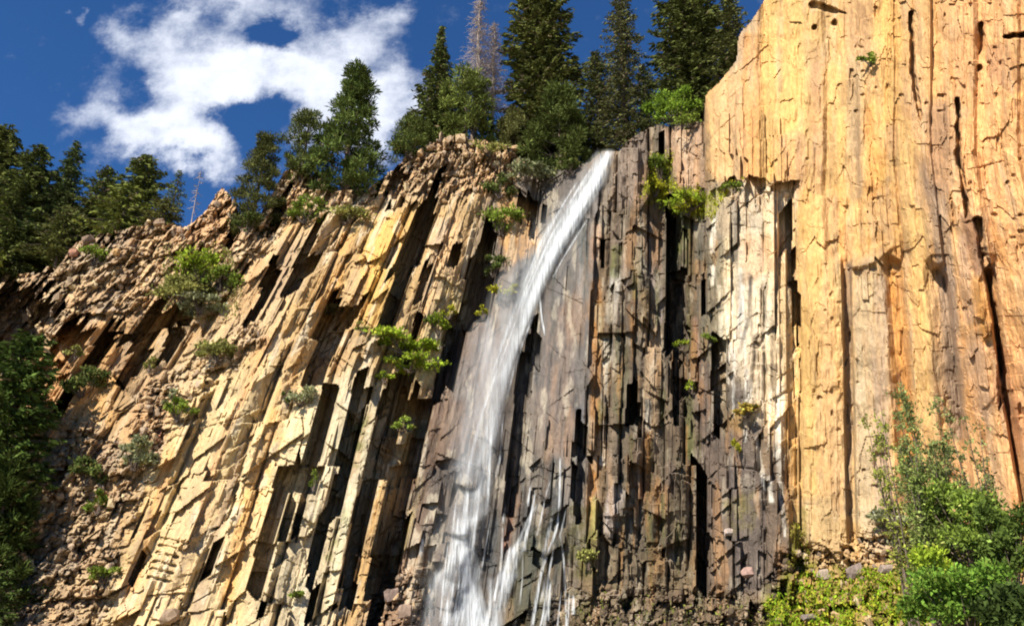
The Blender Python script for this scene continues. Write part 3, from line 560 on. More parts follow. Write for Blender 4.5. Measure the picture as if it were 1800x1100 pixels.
# ------------------------------------------------------------------ water
m, nt, N, K = new_mat("falling_water"); M_WATER = m
out = N('ShaderNodeOutputMaterial'); ad_ = N('ShaderNodeAttribute', attribute_name='dens'); af = N('ShaderNodeAttribute', attribute_name='flow')
n1 = N('ShaderNodeTexNoise', i_Scale=1.0, i_Detail=5.0, i_Roughness=.62); K(af.outputs['Vector'], n1.inputs['Vector'])
mr = N('ShaderNodeMapRange', interpolation_type='SMOOTHSTEP'); mr.inputs[1].default_value = .30; mr.inputs[2].default_value = .70; mr.inputs[3].default_value = .25; mr.inputs[4].default_value = 1.75; K(n1.outputs[0], mr.inputs[0])
mu = N('ShaderNodeMath', operation='MULTIPLY', use_clamp=True); K(mr.outputs[0], mu.inputs[0]); K(ad_.outputs['Fac'], mu.inputs[1])
d = N('ShaderNodeBsdfDiffuse'); d.inputs[0].default_value = (.72, .75, .78, 1); t = N('ShaderNodeBsdfTranslucent'); t.inputs[0].default_value = (.72, .75, .78, 1)
mx = N('ShaderNodeMixShader'); mx.inputs[0].default_value = .4; K(d.outputs[0], mx.inputs[1]); K(t.outputs[0], mx.inputs[2])
tr = N('ShaderNodeBsdfTransparent'); m2 = N('ShaderNodeMixShader'); K(mu.outputs[0], m2.inputs[0]); K(tr.outputs[0], m2.inputs[1]); K(mx.outputs[0], m2.inputs[2]); K(m2.outputs[0], out.inputs[0])
# smooth front of the rock for the water to run down
def boxblur(a, k):
    for ax in (0, 1):
        p = [(0, 0), (0, 0)]; p[ax] = (k + 1, k); c = np.cumsum(np.pad(a, p, mode='edge'), ax)
        a = (np.take(c, np.arange(2 * k + 1, c.shape[ax]), ax) - np.take(c, np.arange(0, c.shape[ax] - 2 * k - 1), ax)) / (2 * k + 1)
    return a
FS = boxblur(np.where(VALID, FI, YB), 9)
FS = np.minimum(FS, boxblur(np.minimum(FI, FS), 2))
def fsamp(u, v):
    x = np.clip((s_of(u, v) - ss_[0]) / G, 0, len(ss_) - 1.01); y = np.clip((v - vs[0]) / G, 0, len(vs) - 1.01)
    j = x.astype(int); i = y.astype(int); fx = x - j; fy = y - i
    return (FS[i, j] * (1 - fx) + FS[i, j + 1] * fx) * (1 - fy) + (FS[i + 1, j] * (1 - fx) + FS[i + 1, j + 1] * fx) * fy
def water(name, path, layers, parent=None):
    """path [(x,y,halfwidth,density)]; layers [(widthscale,lift,density,across_freq,along_freq,xshift)] -> one mesh of several sheets"""
    Pp = np.array(path, float); VV, FF, DD, FL = [], [], [], []; base = 0
    yy = np.arange(Pp[0, 1], Pp[-1, 1] + 1, 3.0)
    xx, hw, de = (np.interp(yy, Pp[:, 1], Pp[:, k]) for k in (0, 2, 3))
    for k in range(2):
        xx = np.convolve(np.pad(xx, 6, mode='reflect', reflect_type='odd'), np.ones(13) / 13, 'valid')
    for li_, (wsc, lift, dn, fa, fl, xs) in enumerate(layers):
        nx = int(max(5, hw.max() * wsc / 3.0)) | 1; t = np.linspace(-1, 1, nx)
        u = xx[:, None] + xs + t[None] * hw[:, None] * wsc; v = np.repeat(yy[:, None], nx, 1)
        Y = fsamp(u, v) - lift - .10 * vn(u / 9, v / 60, 300 + li_)
        edge = np.clip(1 - np.abs(t) ** 2.2, 0, 1)[None] * np.ones_like(u)
        endf = ss(0, 12, v - yy[0])
        VV.append(at(u, v, Y).reshape(-1, 3)); DD.append((edge * de[:, None] * dn * endf).ravel())
        FL.append(np.stack([u * fa + 3.1 * li_, (v + (u - xx[:, None]) * .25) * fl, np.full(u.shape, li_ * 7.7 + len(path))], -1).reshape(-1, 3))
        i = np.arange(u.size).reshape(u.shape) + base; base += u.size
        FF.append(np.stack([i[:-1, :-1], i[1:, :-1], i[1:, 1:], i[:-1, 1:]], -1).reshape(-1, 4))
    return mesh_np(name, np.concatenate(VV), np.concatenate(FF), M_WATER, parent=parent, smooth=True, extra={"dens": np.concatenate(DD), "flow": np.concatenate(FL)})
core = [(1072,261,11,.9),(1060,285,17,1.0),(1040,325,21.8,1.0),(1012,370,21.8,1.0),(985,415,20.9,1.0),(962,460,16.8,0.95),(942,505,16.0,0.9),(925,550,15.2,0.75),(908,595,14.4,0.72),(892,640,15.2,0.64),(876,690,16.8,0.53),(863,740,19.2,0.42),(852,790,20.0,0.31),(843,840,20.8,0.24),(836,890,21.6,0.2),(828,915,21.6,0.26)]
wf = water("waterfall", core, [(1.0, .35, .52, .22, .014, 0), (.55, .65, .72, .34, .012, 2), (1.5, .2, .2, .18, .012, -6)])
setp(wf, kind="structure", label="long white waterfall sliding down the cliff from a notch in the rim")
water("spray", [(1000,345,30,.06),(960,430,42,.16),(918,500,50,.22),(884,570,54,.26),(858,650,52,.26),(844,720,50,.24),(836,800,50,.20),(826,880,46,.13),(806,1000,56,.07),(800,1100,70,.05)], [(1.0, .9, .8, .03, .008, -6), (.7, 1.2, .7, .04, .009, 0)], wf)
LAY = [(1.15, .32, .42, .22, .022, 0), (.5, .5, .55, .3, .018, -2)]
water("lower_cascade", [(826,903,14,.6),(816,918,19,.9),(812,945,19,.95),(818,975,20,.95),(822,1000,20,.85),(824,1030,20,.8),(830,1070,24,.85),(836,1110,30,.85),(840,1200,44,.8)], LAY, wf)
water("lower_cascade", [(795,992,16,.3),(775,1004,18,.5),(762,1025,16,.34),(756,1060,16,.3),(752,1120,18,.3)], LAY, wf)
water("lower_cascade", [(806,990,12,.5),(826,1012,12,.65),(838,1040,11,.6),(846,1080,12,.6),(850,1120,14,.6)], LAY, wf)
water("lower_cascade", [(772,1000,24,.14),(785,1030,28,.18),(790,1075,32,.2),(795,1140,40,.2)], LAY, wf)
water("lower_cascade", [(950,880,4,.15),(936,896,5,.35),(926,920,5,.3),(918,945,6,.3),(904,968,15,.8),(897,990,13,.6),(892,1012,18,.9),(884,1035,14,.6),(876,1070,13,.6),(868,1120,15,.6),(862,1200,18,.6)], LAY, wf)
water("lower_cascade", [(862,1010,8,.3),(866,1040,9,.5),(862,1075,9,.6),(852,1110,10,.6)], LAY, wf)
for pth in ([(948,518,2.6,.8),(950,545,2.2,.7),(955,575,2.4,.6),(958,590,2,.2)], [(985,800,2.2,.4),(984,850,2.4,.55),(983,900,2.6,.6),(978,935,3,.65),(965,965,3.4,.6),(952,1000,3.6,.6),(945,1040,3.6,.55),(935,1100,4,.55)],
            [(984,935,2,.4),(990,970,2.2,.5),(993,1020,2.4,.45),(996,1100,2.6,.4)]):
    water("side_trickle", pth, [(1.0, .16, 1.0, .5, .035, 0)], wf)
rw = np.random.default_rng(31)
def fallx_(y): return float(np.interp(y, [700, 800, 900, 1000, 1100], [872, 846, 826, 812, 806]))
for q in range(60):
    y0 = rw.uniform(690, 1085)
    if q < 24: x0 = fallx_(y0) + rw.normal(0, 22); ln_ = rw.uniform(60, 200)
    elif q > 46: y0 = rw.uniform(830, 1060); x0 = rw.uniform(930, 1010); ln_ = rw.uniform(40, 120)
    else: y0 = rw.uniform(880, 1085); x0 = rw.uniform(750, 945) - .22 * (y0 - 880) * .6; ln_ = rw.uniform(30, 110)
    w0 = rw.uniform(1.4, 4.2); d0 = rw.uniform(.25, .7); kx = rw.uniform(-.26, -.06); pts_ = []
    for t_ in np.linspace(0, 1, 5): pts_.append((x0 + kx * ln_ * t_ + rw.normal(0, 1.5), y0 + ln_ * t_, w0 * (.7 + .8 * t_), d0 * (1 if 0 < t_ < 1 else .35)))
    water("side_trickle", pts_, [(1.0, rw.uniform(.15, .6), 1.0, .4, .03, 0)], wf)
for q in range(14):                                                    # droplets thrown wide of the upper fall: ragged edge strands
    y0 = rw.uniform(290, 700); ln_ = rw.uniform(60, 160); c0 = np.array(core); sd = rw.choice([-1, 1], p=[.7, .3]); o_ = rw.uniform(.7, 1.5) * sd; pts_ = []
    for t_ in np.linspace(0, 1, 6):
        yq = y0 + ln_ * t_; pts_.append((np.interp(yq, c0[:, 1], c0[:, 0]) + o_ * np.interp(yq, c0[:, 1], c0[:, 2]), yq, rw.uniform(1.5, 4), .4 if 0 < t_ < 1 else .1))
    water("side_trickle", pts_, [(1.0, rw.uniform(.3, .8), 1.0, .4, .025, 0)], wf)

# ------------------------------------------------------------------ plants
def unit(a): return a / (np.linalg.norm(a, axis=-1, keepdims=True) + 1e-9)
def leaves(P0, D, ln, wd, r):
    """rhombic leaves: centre, axis, length, width -> verts, faces"""
    n = len(P0); rv = unit(r.normal(size=(n, 3))); side = unit(np.cross(D, rv)); ln = ln[:, None]; wd = wd[:, None]
    nrm = np.cross(D, side)
    v = np.stack([P0 - D * ln * .5, P0 + side * wd * .5 + nrm * wd * .12, P0 + D * ln * .5, P0 - side * wd * .5 + nrm * wd * .12], 1)
    return v.reshape(-1, 3), np.arange(n * 4).reshape(n, 4)
def sticks(segs, k=4):
    """tapered sticks [(p0,p1,r0,r1)] -> verts, faces (one continuous set of quads)"""
    A = np.array([s[0] for s in segs], float); Bv = np.array([s[1] for s in segs], float); r0 = np.array([s[2] for s in segs]); r1 = np.array([s[3] for s in segs])
    d = unit(Bv - A); ref = np.where(np.abs(d[:, 2:3]) > .9, [[1., 0, 0]], [[0, 0, 1.]]); x = unit(np.cross(d, ref)); y = np.cross(d, x)
    V_ = []
    for j in range(k):
        a = 2 * math.pi * j / k; off = x * math.cos(a) + y * math.sin(a)
        V_.append(A + off * r0[:, None]); V_.append(Bv + off * r1[:, None])
    v = np.stack(V_, 1); n = len(A); b = (np.arange(n) * 2 * k)[:, None]
    f = [np.stack([b[:, 0] + 2 * j, b[:, 0] + 2 * ((j + 1) % k), b[:, 0] + 2 * ((j + 1) % k) + 1, b[:, 0] + 2 * j + 1], -1) for j in range(k)]
    return v.reshape(-1, 3), np.concatenate(f)
def leafcol(n, base, r, var=.35, clump=None, alt=None, altp=.1):
    c = np.array(base, float)[None] * np.exp(r.normal(0, var, (n, 1)))
    if clump is not None: c = c * clump[:, None]
    if alt is not None:
        mk = r.random(n) < altp; c[mk] = np.array(alt)[None] * np.exp(r.normal(0, .25, (mk.sum(), 1)))
    return np.repeat(np.clip(c, .004, .5), 4, 0)
def spruce(root, h, rad, r, base=(.045, .068, .022), bare=.06, power=.8, dens=1.0, alt=(.11, .085, .05), altp=.05, droop=.28, gap=.12):
    """whorled conifer: tapered trunk with limbs (trunk) and needle sprays along every limb (crown)"""
    tr_r = .016 * h + .04; segs = []; N_ = 7
    bend = r.normal(0, .012 * h, (N_ + 1, 2)).cumsum(0) * .5; bend -= bend[0]
    zz = np.linspace(-.8, h, N_ + 1)
    for i in range(N_):
        segs.append(((*bend[i], zz[i]), (*bend[i + 1], zz[i + 1]), tr_r * (1 - i / N_) + .012, tr_r * (1 - (i + 1) / N_) + .01))
    PP, DDv, LN, CL = [], [], [], []
    nw = int(h / .19); sc = max(.11, rad * .075); dens = dens * 1.3; base = np.array(base) * np.array([2.0, 1.6, 1.4])
    for z in np.linspace(h * bare, h * .985, nw):
        f = (z / h - bare) / (1 - bare); L0 = rad * (1 - f) ** power * (1 if f > .12 else .7 + 2.5 * f) + .12
        bx = np.array([np.interp(z, zz, bend[:, 0]), np.interp(z, zz, bend[:, 1]), z])
        for a in r.uniform(0, 2 * math.pi, 1) + np.arange(7) * 2 * math.pi / 7 + r.normal(0, .3, 7):
            if r.random() < gap: continue
            ln = L0 * r.uniform(.4, 1.2); up = .35 * (f - .35) ; out_ = np.array([math.cos(a), math.sin(a), 0])
            tip = bx + out_ * ln + np.array([0, 0, (up - droop * (1 - f)) * ln])
            segs.append((bx, tip, .012 + .012 * ln, .006))
            k = max(3, int(ln / sc * 2.6 * dens)); t = r.uniform(.12, 1.05, k) ** .8
            p = bx + (tip - bx) * t[:, None]; p[:, 2] -= .10 * ln * np.sin(t * 3.1)
            wide = (.12 + .30 * ln * (1.05 - t) * .6)[:, None]
            sidev = np.array([-out_[1], out_[0], 0]); p = p + sidev * r.uniform(-1, 1, (k, 1)) * wide + r.normal(0, .05, (k, 3))
            dd = out_ * .8 + sidev * r.normal(0, .6, (k, 1)) + np.array([0, 0, -.25]) + r.normal(0, .25, (k, 3))
            PP.append(p); DDv.append(dd); LN.append(np.full(k, 1.)); CL.append(np.full(k, math.exp(r.normal(0, .2))))
    PP = np.concatenate(PP); DDv = unit(np.concatenate(DDv)); n = len(PP); CL = np.concatenate(CL)
    ln = sc * r.uniform(1.3, 2.6, n); v, f = leaves(PP, DDv, ln, ln * r.uniform(.22, .4, n), r)
    mesh_np("crown", v, f, M_NEEDLE, leafcol(n, base, r, .3, CL, alt, altp), root)
    v, f = sticks(segs); mesh_np("trunk", v, f, M_BARK, None, root)
def pine(root, h, rad, r, base=(.06, .095, .025), nclump=38, prof=None, cl=.30, lean=0.0):
    """pine with separate tufted clumps on rising limbs"""
    tr_r = .018 * h + .04; segs = []; zz = np.linspace(-.8, h, 8)
    bend = r.normal(0, .015 * h, (8, 2)).cumsum(0) * .4; bend -= bend[0]; bend[:, 0] += lean * np.clip(zz, 0, h)
    for i in range(7): segs.append(((*bend[i], zz[i]), (*bend[i + 1], zz[i + 1]), tr_r * (1 - i / 7) + .015, tr_r * (1 - (i + 1) / 7) + .012))
    PP, DDv, CL = [], [], []; prof = prof or [(0, .55), (.15, .9), (.35, 1), (.6, .75), (.8, .5), (1, .16)]
    pz, pr = zip(*prof)
    for q in range(nclump):
        f = (q + r.random()) / nclump; f = f ** 1.25; z = h * (-.03 + 1.0 * f); R_ = rad * np.interp(f, pz, pr); a = q * 2.4 + r.normal(0, .4)
        b0 = np.array([np.interp(z, zz, bend[:, 0]), np.interp(z, zz, bend[:, 1]), z - .18 * R_]); rr_ = R_ * r.uniform(.45, 1.0)
        c = b0 + np.array([math.cos(a) * rr_, math.sin(a) * rr_, .22 * R_ + r.normal(0, .12)]); segs.append((b0, c, .02 + .012 * R_, .01))
        s = cl * rad * r.uniform(.7, 1.25); k = int(190 * r.uniform(.7, 1.2)); off = unit(r.normal(size=(k, 3))) * (r.random((k, 1)) ** .45) * s * np.array([1.15, 1.15, .75])
        PP.append(c + off); DDv.append(off / s + np.array([0, 0, .35]) + r.normal(0, .35, (k, 3))); CL.append(np.full(k, math.exp(r.normal(0, .25))))
    PP = np.concatenate(PP); DDv = unit(np.concatenate(DDv)); CL = np.concatenate(CL); n = len(PP)
    ln = max(.16, rad * .115) * r.uniform(.8, 1.8, n); base = np.array(base) * np.array([1.6, 1.3, 1.2]); v, f = leaves(PP, DDv, ln, ln * r.uniform(.16, .28, n), r)
    mesh_np("crown", v, f, M_NEEDLE, leafcol(n, base, r, .3, CL, (.10, .08, .03), .04), root)
    v, f = sticks(segs); mesh_np("trunk", v, f, M_BARK, None, root)
def snag(root, h, rad, r, mat, n=130, needles=0):
    segs = []; zz = np.linspace(-.6, h, 9); bend = r.normal(0, .01 * h, (9, 2)).cumsum(0) * .4; bend -= bend[0]
    for i in range(8): tr_ = .004 * h + .016 * h * min(1, h / 12); segs.append(((*bend[i], zz[i]), (*bend[i + 1], zz[i + 1]), tr_ * (1 - i / 8.3), tr_ * (1 - (i + 1) / 8.3)))
    v, f = sticks(segs, 6); mesh_np("trunk", v, f, mat, None, root); segs = []; tips = []
    for q in range(n):
        z = h * r.uniform(.28, .99); fz = z / h; a = r.uniform(0, 6.28); ln = rad * (1.15 - fz) * r.uniform(.4, 1.1) + .15
        b0 = np.array([np.interp(z, zz, bend[:, 0]), np.interp(z, zz, bend[:, 1]), z]); o = np.array([math.cos(a), math.sin(a), -.25 + r.normal(0, .2)])
        c = b0 + o * ln; segs.append((b0, c, .022, .006)); tips.append(c)
        for w in range(7):
            p = b0 + o * ln * r.uniform(.3, .95); segs.append((p, p + r.normal(0, .3, 3) * np.array([1, 1, .8]) * ln * .55 + np.array([0, 0, -.06]), .010, .004))
    v, f = sticks(segs, 3); mesh_np("branches", v, f, mat, None, root)
def shrub(root, rx, rz, r, base, n=900, leaf=.10, nstem=9, lobes=7, var=.35, alt=None, altp=.1, ry=None, flat=1.0, name="foliage", asp=(.42, .7), upw=.25):
    """leafy shrub: stems fanning from the base and leaf clumps of unequal size"""
    ry = ry or rx * .8; segs = []; PP, DDv, CL = [], [], []
    for q in range(lobes):
        a = q * 2.4 + r.normal(0, .5); rr_ = math.sqrt((q + .5) / lobes) * .8
        c = np.array([math.cos(a) * rr_ * rx, math.sin(a) * rr_ * ry, rz * (2 * r.uniform(.25, .95) * (1 - .45 * rr_) )])
        s = np.array([rx, ry, rz * .8]) * r.uniform(.2, .48) * (1 if lobes < 14 else .8); k = int(n / lobes * r.uniform(.6, 1.4)); off = unit(r.normal(size=(k, 3))) * (r.random((k, 1)) ** .42)
        PP.append(c + off * s * (1 + .25 * r.normal(size=(k, 1)))); DDv.append(off + np.array([0, 0, upw]) + r.normal(0, .5, (k, 3))); CL.append(np.full(k, math.exp(r.normal(0, .18))))
        for w in range(max(1, nstem // lobes + 1)): segs.append((r.normal(0, .06, 3) * rx * np.array([1, 1, .2]) + [0, 0, -.15], c + r.normal(0, .25, 3) * s, .015 + .01 * rx, .005))
    PP = np.concatenate(PP); DDv = unit(np.concatenate(DDv)); CL = np.concatenate(CL); k = len(PP)
    PP[:, 2] = np.maximum(PP[:, 2], -.1)
    ln = leaf * r.uniform(.7, 1.6, k); v, f = leaves(PP, DDv, ln, ln * r.uniform(*asp, k), r)
    mesh_np(name, v, f, M_LEAF, leafcol(k, np.array(base) * 1.3, r, var, CL, alt, altp), root)
    v, f = sticks(segs, 3); mesh_np("stems", v, f, M_BARK, None, root)

GREENS = dict(dark=(.060, .080, .022), mid=(.125, .17, .028), bright=(.20, .27, .026), olive=(.20, .20, .06), grey=(.15, .16, .085), yellow=(.33, .32, .025), sage=(.19, .20, .11), shade=(.04, .06, .016))
def tree_at(kind, tx, ty, by, Y, wpx, label, group, seed, **kw):
    """tree whose tip is seen at photo (tx,ty) when it stands at distance Y with its foot at photo height by"""
    if Y < 20:                                                          # Y = metres behind the rim edge (or on the face itself when by lies on it)
        rv = float(np.interp(tx, TOP[:, 0], TOP[:, 1]))
        if Y < 0: by = max(by, rv + 4); Y = surf(tx, by, .1)[1]
        else: Y, by = surf(tx, rv + 6)[1] + Y, rv + 12
    tip = at(tx, ty, Y); z0 = at(tx, by, Y)[2]; h = tip[2] - z0; r = np.random.default_rng(seed)
    nm = {'spruce': 'spruce_tree', 'pine': 'pine_tree', 'snag': 'dead_tree'}[kind]
    o = empty(nm, (tip[0], Y, z0), label=label, cat="dead tree" if kind == 'snag' else "tree", group=group)
    rad = wpx * .5 * mpp((ty + by) / 2, Y)
    if kind == 'spruce': spruce(o, h, rad, r, **kw)
    elif kind == 'pine': pine(o, h, rad, r, **kw)
    else: snag(o, h, rad, r, M_SNAG, **kw)
    return o
RIMG = "conifers along the cliff rim"; LEFTG = "conifers behind the left end of the cliff"
tree_at('spruce', 10, 222, 560, 3, 190, "broad dark conifer at the far left edge behind the rim", LEFTG, 1, dens=1.2, power=.5, base=(.05,.07,.022))
tree_at('spruce', 70, 258, 560, 4, 150, "conifer rising just right of the broad one at the left edge", LEFTG, 2, dens=1.1, power=.6)
tree_at('spruce', -70, 250, 560, 3.5, 150, "conifer cut off by the left picture edge", LEFTG, 3)
tree_at('spruce', 137, 246, 560, 4.5, 112, "slim pointed conifer standing alone between the left groups", LEFTG, 4, dens=1.1, base=(.038,.062,.024))
tree_at('spruce', 192, 296, 530, 3.2, 130, "brownish rounded conifer beside the slim pointed one", LEFTG, 5, power=.6, altp=.16)
tree_at('spruce', 262, 272, 520, 4, 150, "tallest conifer of the group above the tumbled left rim", LEFTG, 6, power=.7, dens=1.1, base=(.055,.08,.024))
tree_at('spruce', 228, 330, 510, 2, 140, "low bushy conifer in front of the tallest of the left rim group", LEFTG, 7, power=.5, base=(.06,.085,.022))
tree_at('spruce', 318, 298, 480, 3.5, 60, "thin sparse conifer right of the left rim group", LEFTG, 8, dens=.7, gap=.3)
tree_at('spruce', 98, 330, 540, 2.5, 170, "shaded conifer low between the left edge trees", LEFTG, 9, base=(.035,.05,.018), power=.6)
tree_at('spruce', 30, 350, 560, 1.2, 190, "bushy conifer at the lower left of the rim trees", LEFTG, 10, base=(.06,.085,.02), power=.55)
tree_at('spruce', 170, 352, 520, 1.6, 140, "short dark conifer filling the gap by the rim rocks", LEFTG, 29, base=(.045,.06,.02), power=.55)
tree_at('snag', 352, 300, 420, 0.5, 36, "small bare dead tree by the pointed crag", "dead trees on the rim", 11, n=30)
tree_at('pine', 462, 232, 405, -1, 100, "dark conifer leaning beside the pointed crag on the left rim", RIMG, 12, base=(.05,.066,.024), nclump=64, cl=.24, lean=.05, prof=[(0,.6),(.2,1),(.45,.8),(.7,.5),(1,.12)])
tree_at('pine', 542, 194, 296, -1, 92, "small round-headed pine left of the tall pine", RIMG, 13, base=(.05,.072,.022), nclump=44, cl=.26, prof=[(0,.5),(.3,.9),(.55,.8),(.75,.75),(1,.3)])
tree_at('pine', 628, 120, 338, -1, 128, "full green pine with a rounded top left of centre", RIMG, 14, base=(.042,.07,.02), nclump=100, cl=.25, prof=[(0,.8),(.15,1),(.35,.85),(.55,.6),(.72,.38),(.86,.42),(1,.22)])
tree_at('spruce', 776, 42, 290, 2.5, 130, "slim dark spruce with a thin spire left of the dead trees", RIMG, 15, power=1.25, altp=.14, dens=1.1)
tree_at('pine', 818, 128, 275, 1.2, 116, "bushy pine at the foot of the dead trees", RIMG, 16, base=(.06,.09,.024), nclump=56, cl=.27, prof=[(0,.8),(.2,1),(.5,.9),(.8,.65),(1,.3)])
tree_at('pine', 733, 205, 300, 0.8, 80, "low pine on the rim below the thin spire", RIMG, 17, base=(.05,.075,.022), nclump=60, prof=[(0,1),(.4,.9),(1,.3)])
tree_at('snag', 838, -30, 262, 2, 100, "taller bare grey dead tree left of the big spruce", "dead trees on the rim", 18, n=460)
tree_at('snag', 866, 40, 262, 3.2, 90, "shorter pinkish dead tree beside the taller one", "dead trees on the rim", 19, n=420)
tree_at('spruce', 948, -75, 320, 3.5, 178, "largest dark spruce standing left of the waterfall's lip", RIMG, 20, power=.55, dens=1.25, base=(.045,.062,.02), altp=.1)
tree_at('pine', 985, 150, 330, 1.0, 130, "green pine in front of the largest spruce", RIMG, 21, base=(.048,.075,.022), nclump=70, cl=.25, prof=[(0,.8),(.2,1),(.45,.85),(.7,.55),(1,.2)])
tree_at('pine', 902, 195, 310, 1.2, 76, "brownish young conifer left under the largest spruce", RIMG, 22, base=(.06,.075,.028), nclump=110, cl=.26)
tree_at('spruce', 1044, 92, 310, 4, 100, "shorter dark spruce between the largest spruce and the waterfall lip", RIMG, 23, base=(.04,.055,.022), power=.6)
tree_at('spruce', 1086, -40, 300, 3.2, 92, "narrow ragged spruce directly above the waterfall lip", RIMG, 24, power=.5, gap=.25, altp=.14, base=(.042,.055,.024))
tree_at('spruce', 1188, -150, 260, 4, 160, "wide dark spruce above the bright green bush", RIMG, 25, power=.5, dens=1.2, base=(.042,.06,.02))
tree_at('spruce', 1275, -5, 260, 4, 110, "spruce half hidden behind the edge of the yellow cliff", RIMG, 26, power=.6, base=(.045,.06,.022))
tree_at('spruce', 1130, 120, 300, 3, 84, "dim spruce behind the bright green bush", RIMG, 27, base=(.035,.05,.02), power=.6)
tree_at('spruce', 292, 352, 480, 1.8, 90, "small conifer in front of the thin sparse one", LEFTG, 36, power=.5, base=(.055,.07,.022))
tree_at('spruce', 120, 372, 540, 1.2, 120, "dim young conifer beside the pinkish rim rock", LEFTG, 37, power=.5, base=(.04,.055,.018))
# trees at the foot of the cliff, far left; shade put into needle colours
FOOTG = "dark trees at the foot of the left cliff"
tree_at('spruce', 40, 585, 1300, 42.8, 250, "dark conifer at the cliff foot, tallest on the left edge", FOOTG, 31, base=(.024,.046,.012), power=.42, dens=1.2)
tree_at('spruce', -60, 700, 1300, 44, 170, "dark conifer at the cliff foot cut by the left edge", FOOTG, 32, base=(.024,.042,.012), power=.5)
tree_at('pine', 26, 800, 1300, 41.5, 190, "bushy green conifer low in the left corner", FOOTG, 33, base=(.03,.052,.014), nclump=110, cl=.26)
tree_at('spruce', 8, 1000, 1330, 40, 170, "young conifer in the bottom left corner", FOOTG, 35, base=(.022,.04,.012), power=.6)

def shrub_on(px, py, wpx, hpx, key, label, seed, group="shrubs growing on the cliff", lift=.15, n=None, leaf=None, name="shrub", cat="shrub", **kw):
    """shrub rooted on the cliff face, centred on photo (px,py), half sizes in pixels"""
    b = surf(px, py + hpx * .8, lift, 7); s = mpp(py, b[1]); r = np.random.default_rng(seed + 900)
    o = empty(name, b, label=label, cat=cat, group=group)
    shrub(o, wpx * s * 1.15, hpx * s * 1.2, r, GREENS[key] if isinstance(key, str) else key, n or int(240 + wpx * hpx * 1.15), leaf or (.055 + .0018 * wpx) * 1.6, **kw)
    return o
SH = [(350,466,42,34,'bright',"bright green bush, largest on the broken left slope"),(386,492,32,20,'mid',"green bush on the right flank of the large bright bush"),(318,512,46,22,'olive',"dry olive scrub below the large bright bush"),(350,535,42,18,'sage',"grey-green scrub under the dry olive scrub"),
 (382,618,38,22,'olive',"olive shrub perched above the tall yellow columns"),(142,672,34,28,'dark',"dark green bush low on the far left columns"),(132,618,16,12,'olive',"small tuft in a gap of the far left columns"),(528,694,27,22,'sage',"grey-green juniper on top of the cream columns"),
 (234,800,34,28,'grey',"grey thorny shrub beside the yellow face"),(172,882,22,22,'mid',"round green bush above the lower left rubble"),(312,722,28,20,'mid',"green shrub in the rubble left of the tall yellow face"),(150,830,30,24,'dark',"dark scrub right of the shaded corner trees"),
 (706,606,60,20,'bright',"bright fern ledge above the dark cave"),(690,588,20,9,'mid',"thin ferns left on the ledge above the dark cave"),(722,640,48,14,'bright',"hanging green ferns over the dark cave mouth"),(676,662,15,8,'bright',"little bright fern left of the cave mouth"),(772,576,20,22,'bright',"bright ferns on the pale chipped rib by the dark gully"),
 (790,548,14,12,'yellow',"yellowish tuft atop the pale chipped rib"),(880,392,36,24,'mid',"dark green bush left of the upper fall"),(866,468,24,20,'dark',"shadowed bush in the gully left of the fall"),(888,515,25,16,'yellow',"yellow-green clump touching the left side of the fall"),(850,547,12,10,'yellow',"small yellow-green tuft in the gully by the fall"),
 (925,300,44,20,'grey',"olive brush covering the rim left of the fall's lip"),(880,330,30,20,'dark',"dark brush below the rim left of the fall"),(1000,292,26,14,'dark',"dark brush beside the top of the fall"),(608,378,36,17,'olive',"yellowish grass clump below the full green pine"),(535,372,34,24,'mid',"green brush between the rim crags"),
 (720,262,40,16,'dark',"low brush along the rim under the low pine"),(580,542,22,8,'sage',"thin sage tuft above the square cave"),(858,262,26,12,'olive',"grass on the rim below the dead trees"),(1530,104,17,12,'mid',"lone green bush clinging to the yellow cliff"),(1160,300,28,30,'mid',"green moss cushion in the hollow right of the fall's lip"),
 (1152,326,24,22,'yellow',"yellow moss spilling under the green cushion"),(1212,354,48,16,'bright',"bright grassy ledge between crag and pillar"),(1210,365,22,14,'yellow',"yellow-green moss hanging from the grassy ledge"),(1290,328,16,9,'mid',"small grass tuft at the pillar's shoulder"),(1212,215,26,9,'mid',"low green plants on the rim below the bright bush"),
 (1200,604,14,10,'bright',"bright tuft at the bottom of the dark slot"),(1250,596,12,8,'mid',"small moss tuft left of the streaked pillar"),(1216,678,10,12,'bright',"small green patch low in the wet wall"),(1312,722,26,10,(.22,.16,.03),"rusty yellow lichen cushion on the pillar"),(708,748,18,12,'mid',"mossy tuft on the grey column below the cave"),
 (552,845,9,16,'mid',"small green plant in a slot of the cream columns"),(178,1008,26,12,'mid',"green plants in the lower left rubble"),(522,1046,14,7,'mid',"tiny plant on the cream columns near the bottom"),(505,700,12,16,'dark',"dark twiggy plant left of the juniper"),(1565,918,34,20,'sage',"sage-green shrub at the foot of the pale column"),
 (165,452,28,14,'mid',"green plants among the rocks at the left rim"),(435,395,24,18,'dark',"dark brush under the leaning conifer"),(1298,785,8,20,'yellow',"streak of yellow-green moss on the dark pillar face"),(640,575,14,8,'olive',"dry tuft left of the golden column"),(1035,980,18,20,'olive',"mossy hump at the foot of the orange column"),
 (760,565,16,9,'mid',"green tuft on the block under the golden slot"),(262,640,12,14,'olive',"olive tuft in a dark slot of the left columns"),(300,700,16,12,'sage',"grey tuft above the green shrub in the rubble")]
for i, (x, y, w, h, k, lb) in enumerate(SH):
    flat = h < w * .5
    shrub_on(x, y, w, h, k, lb, i, lobes=9 if w > 25 else 5, alt=(.17, .16, .05), altp=.12)
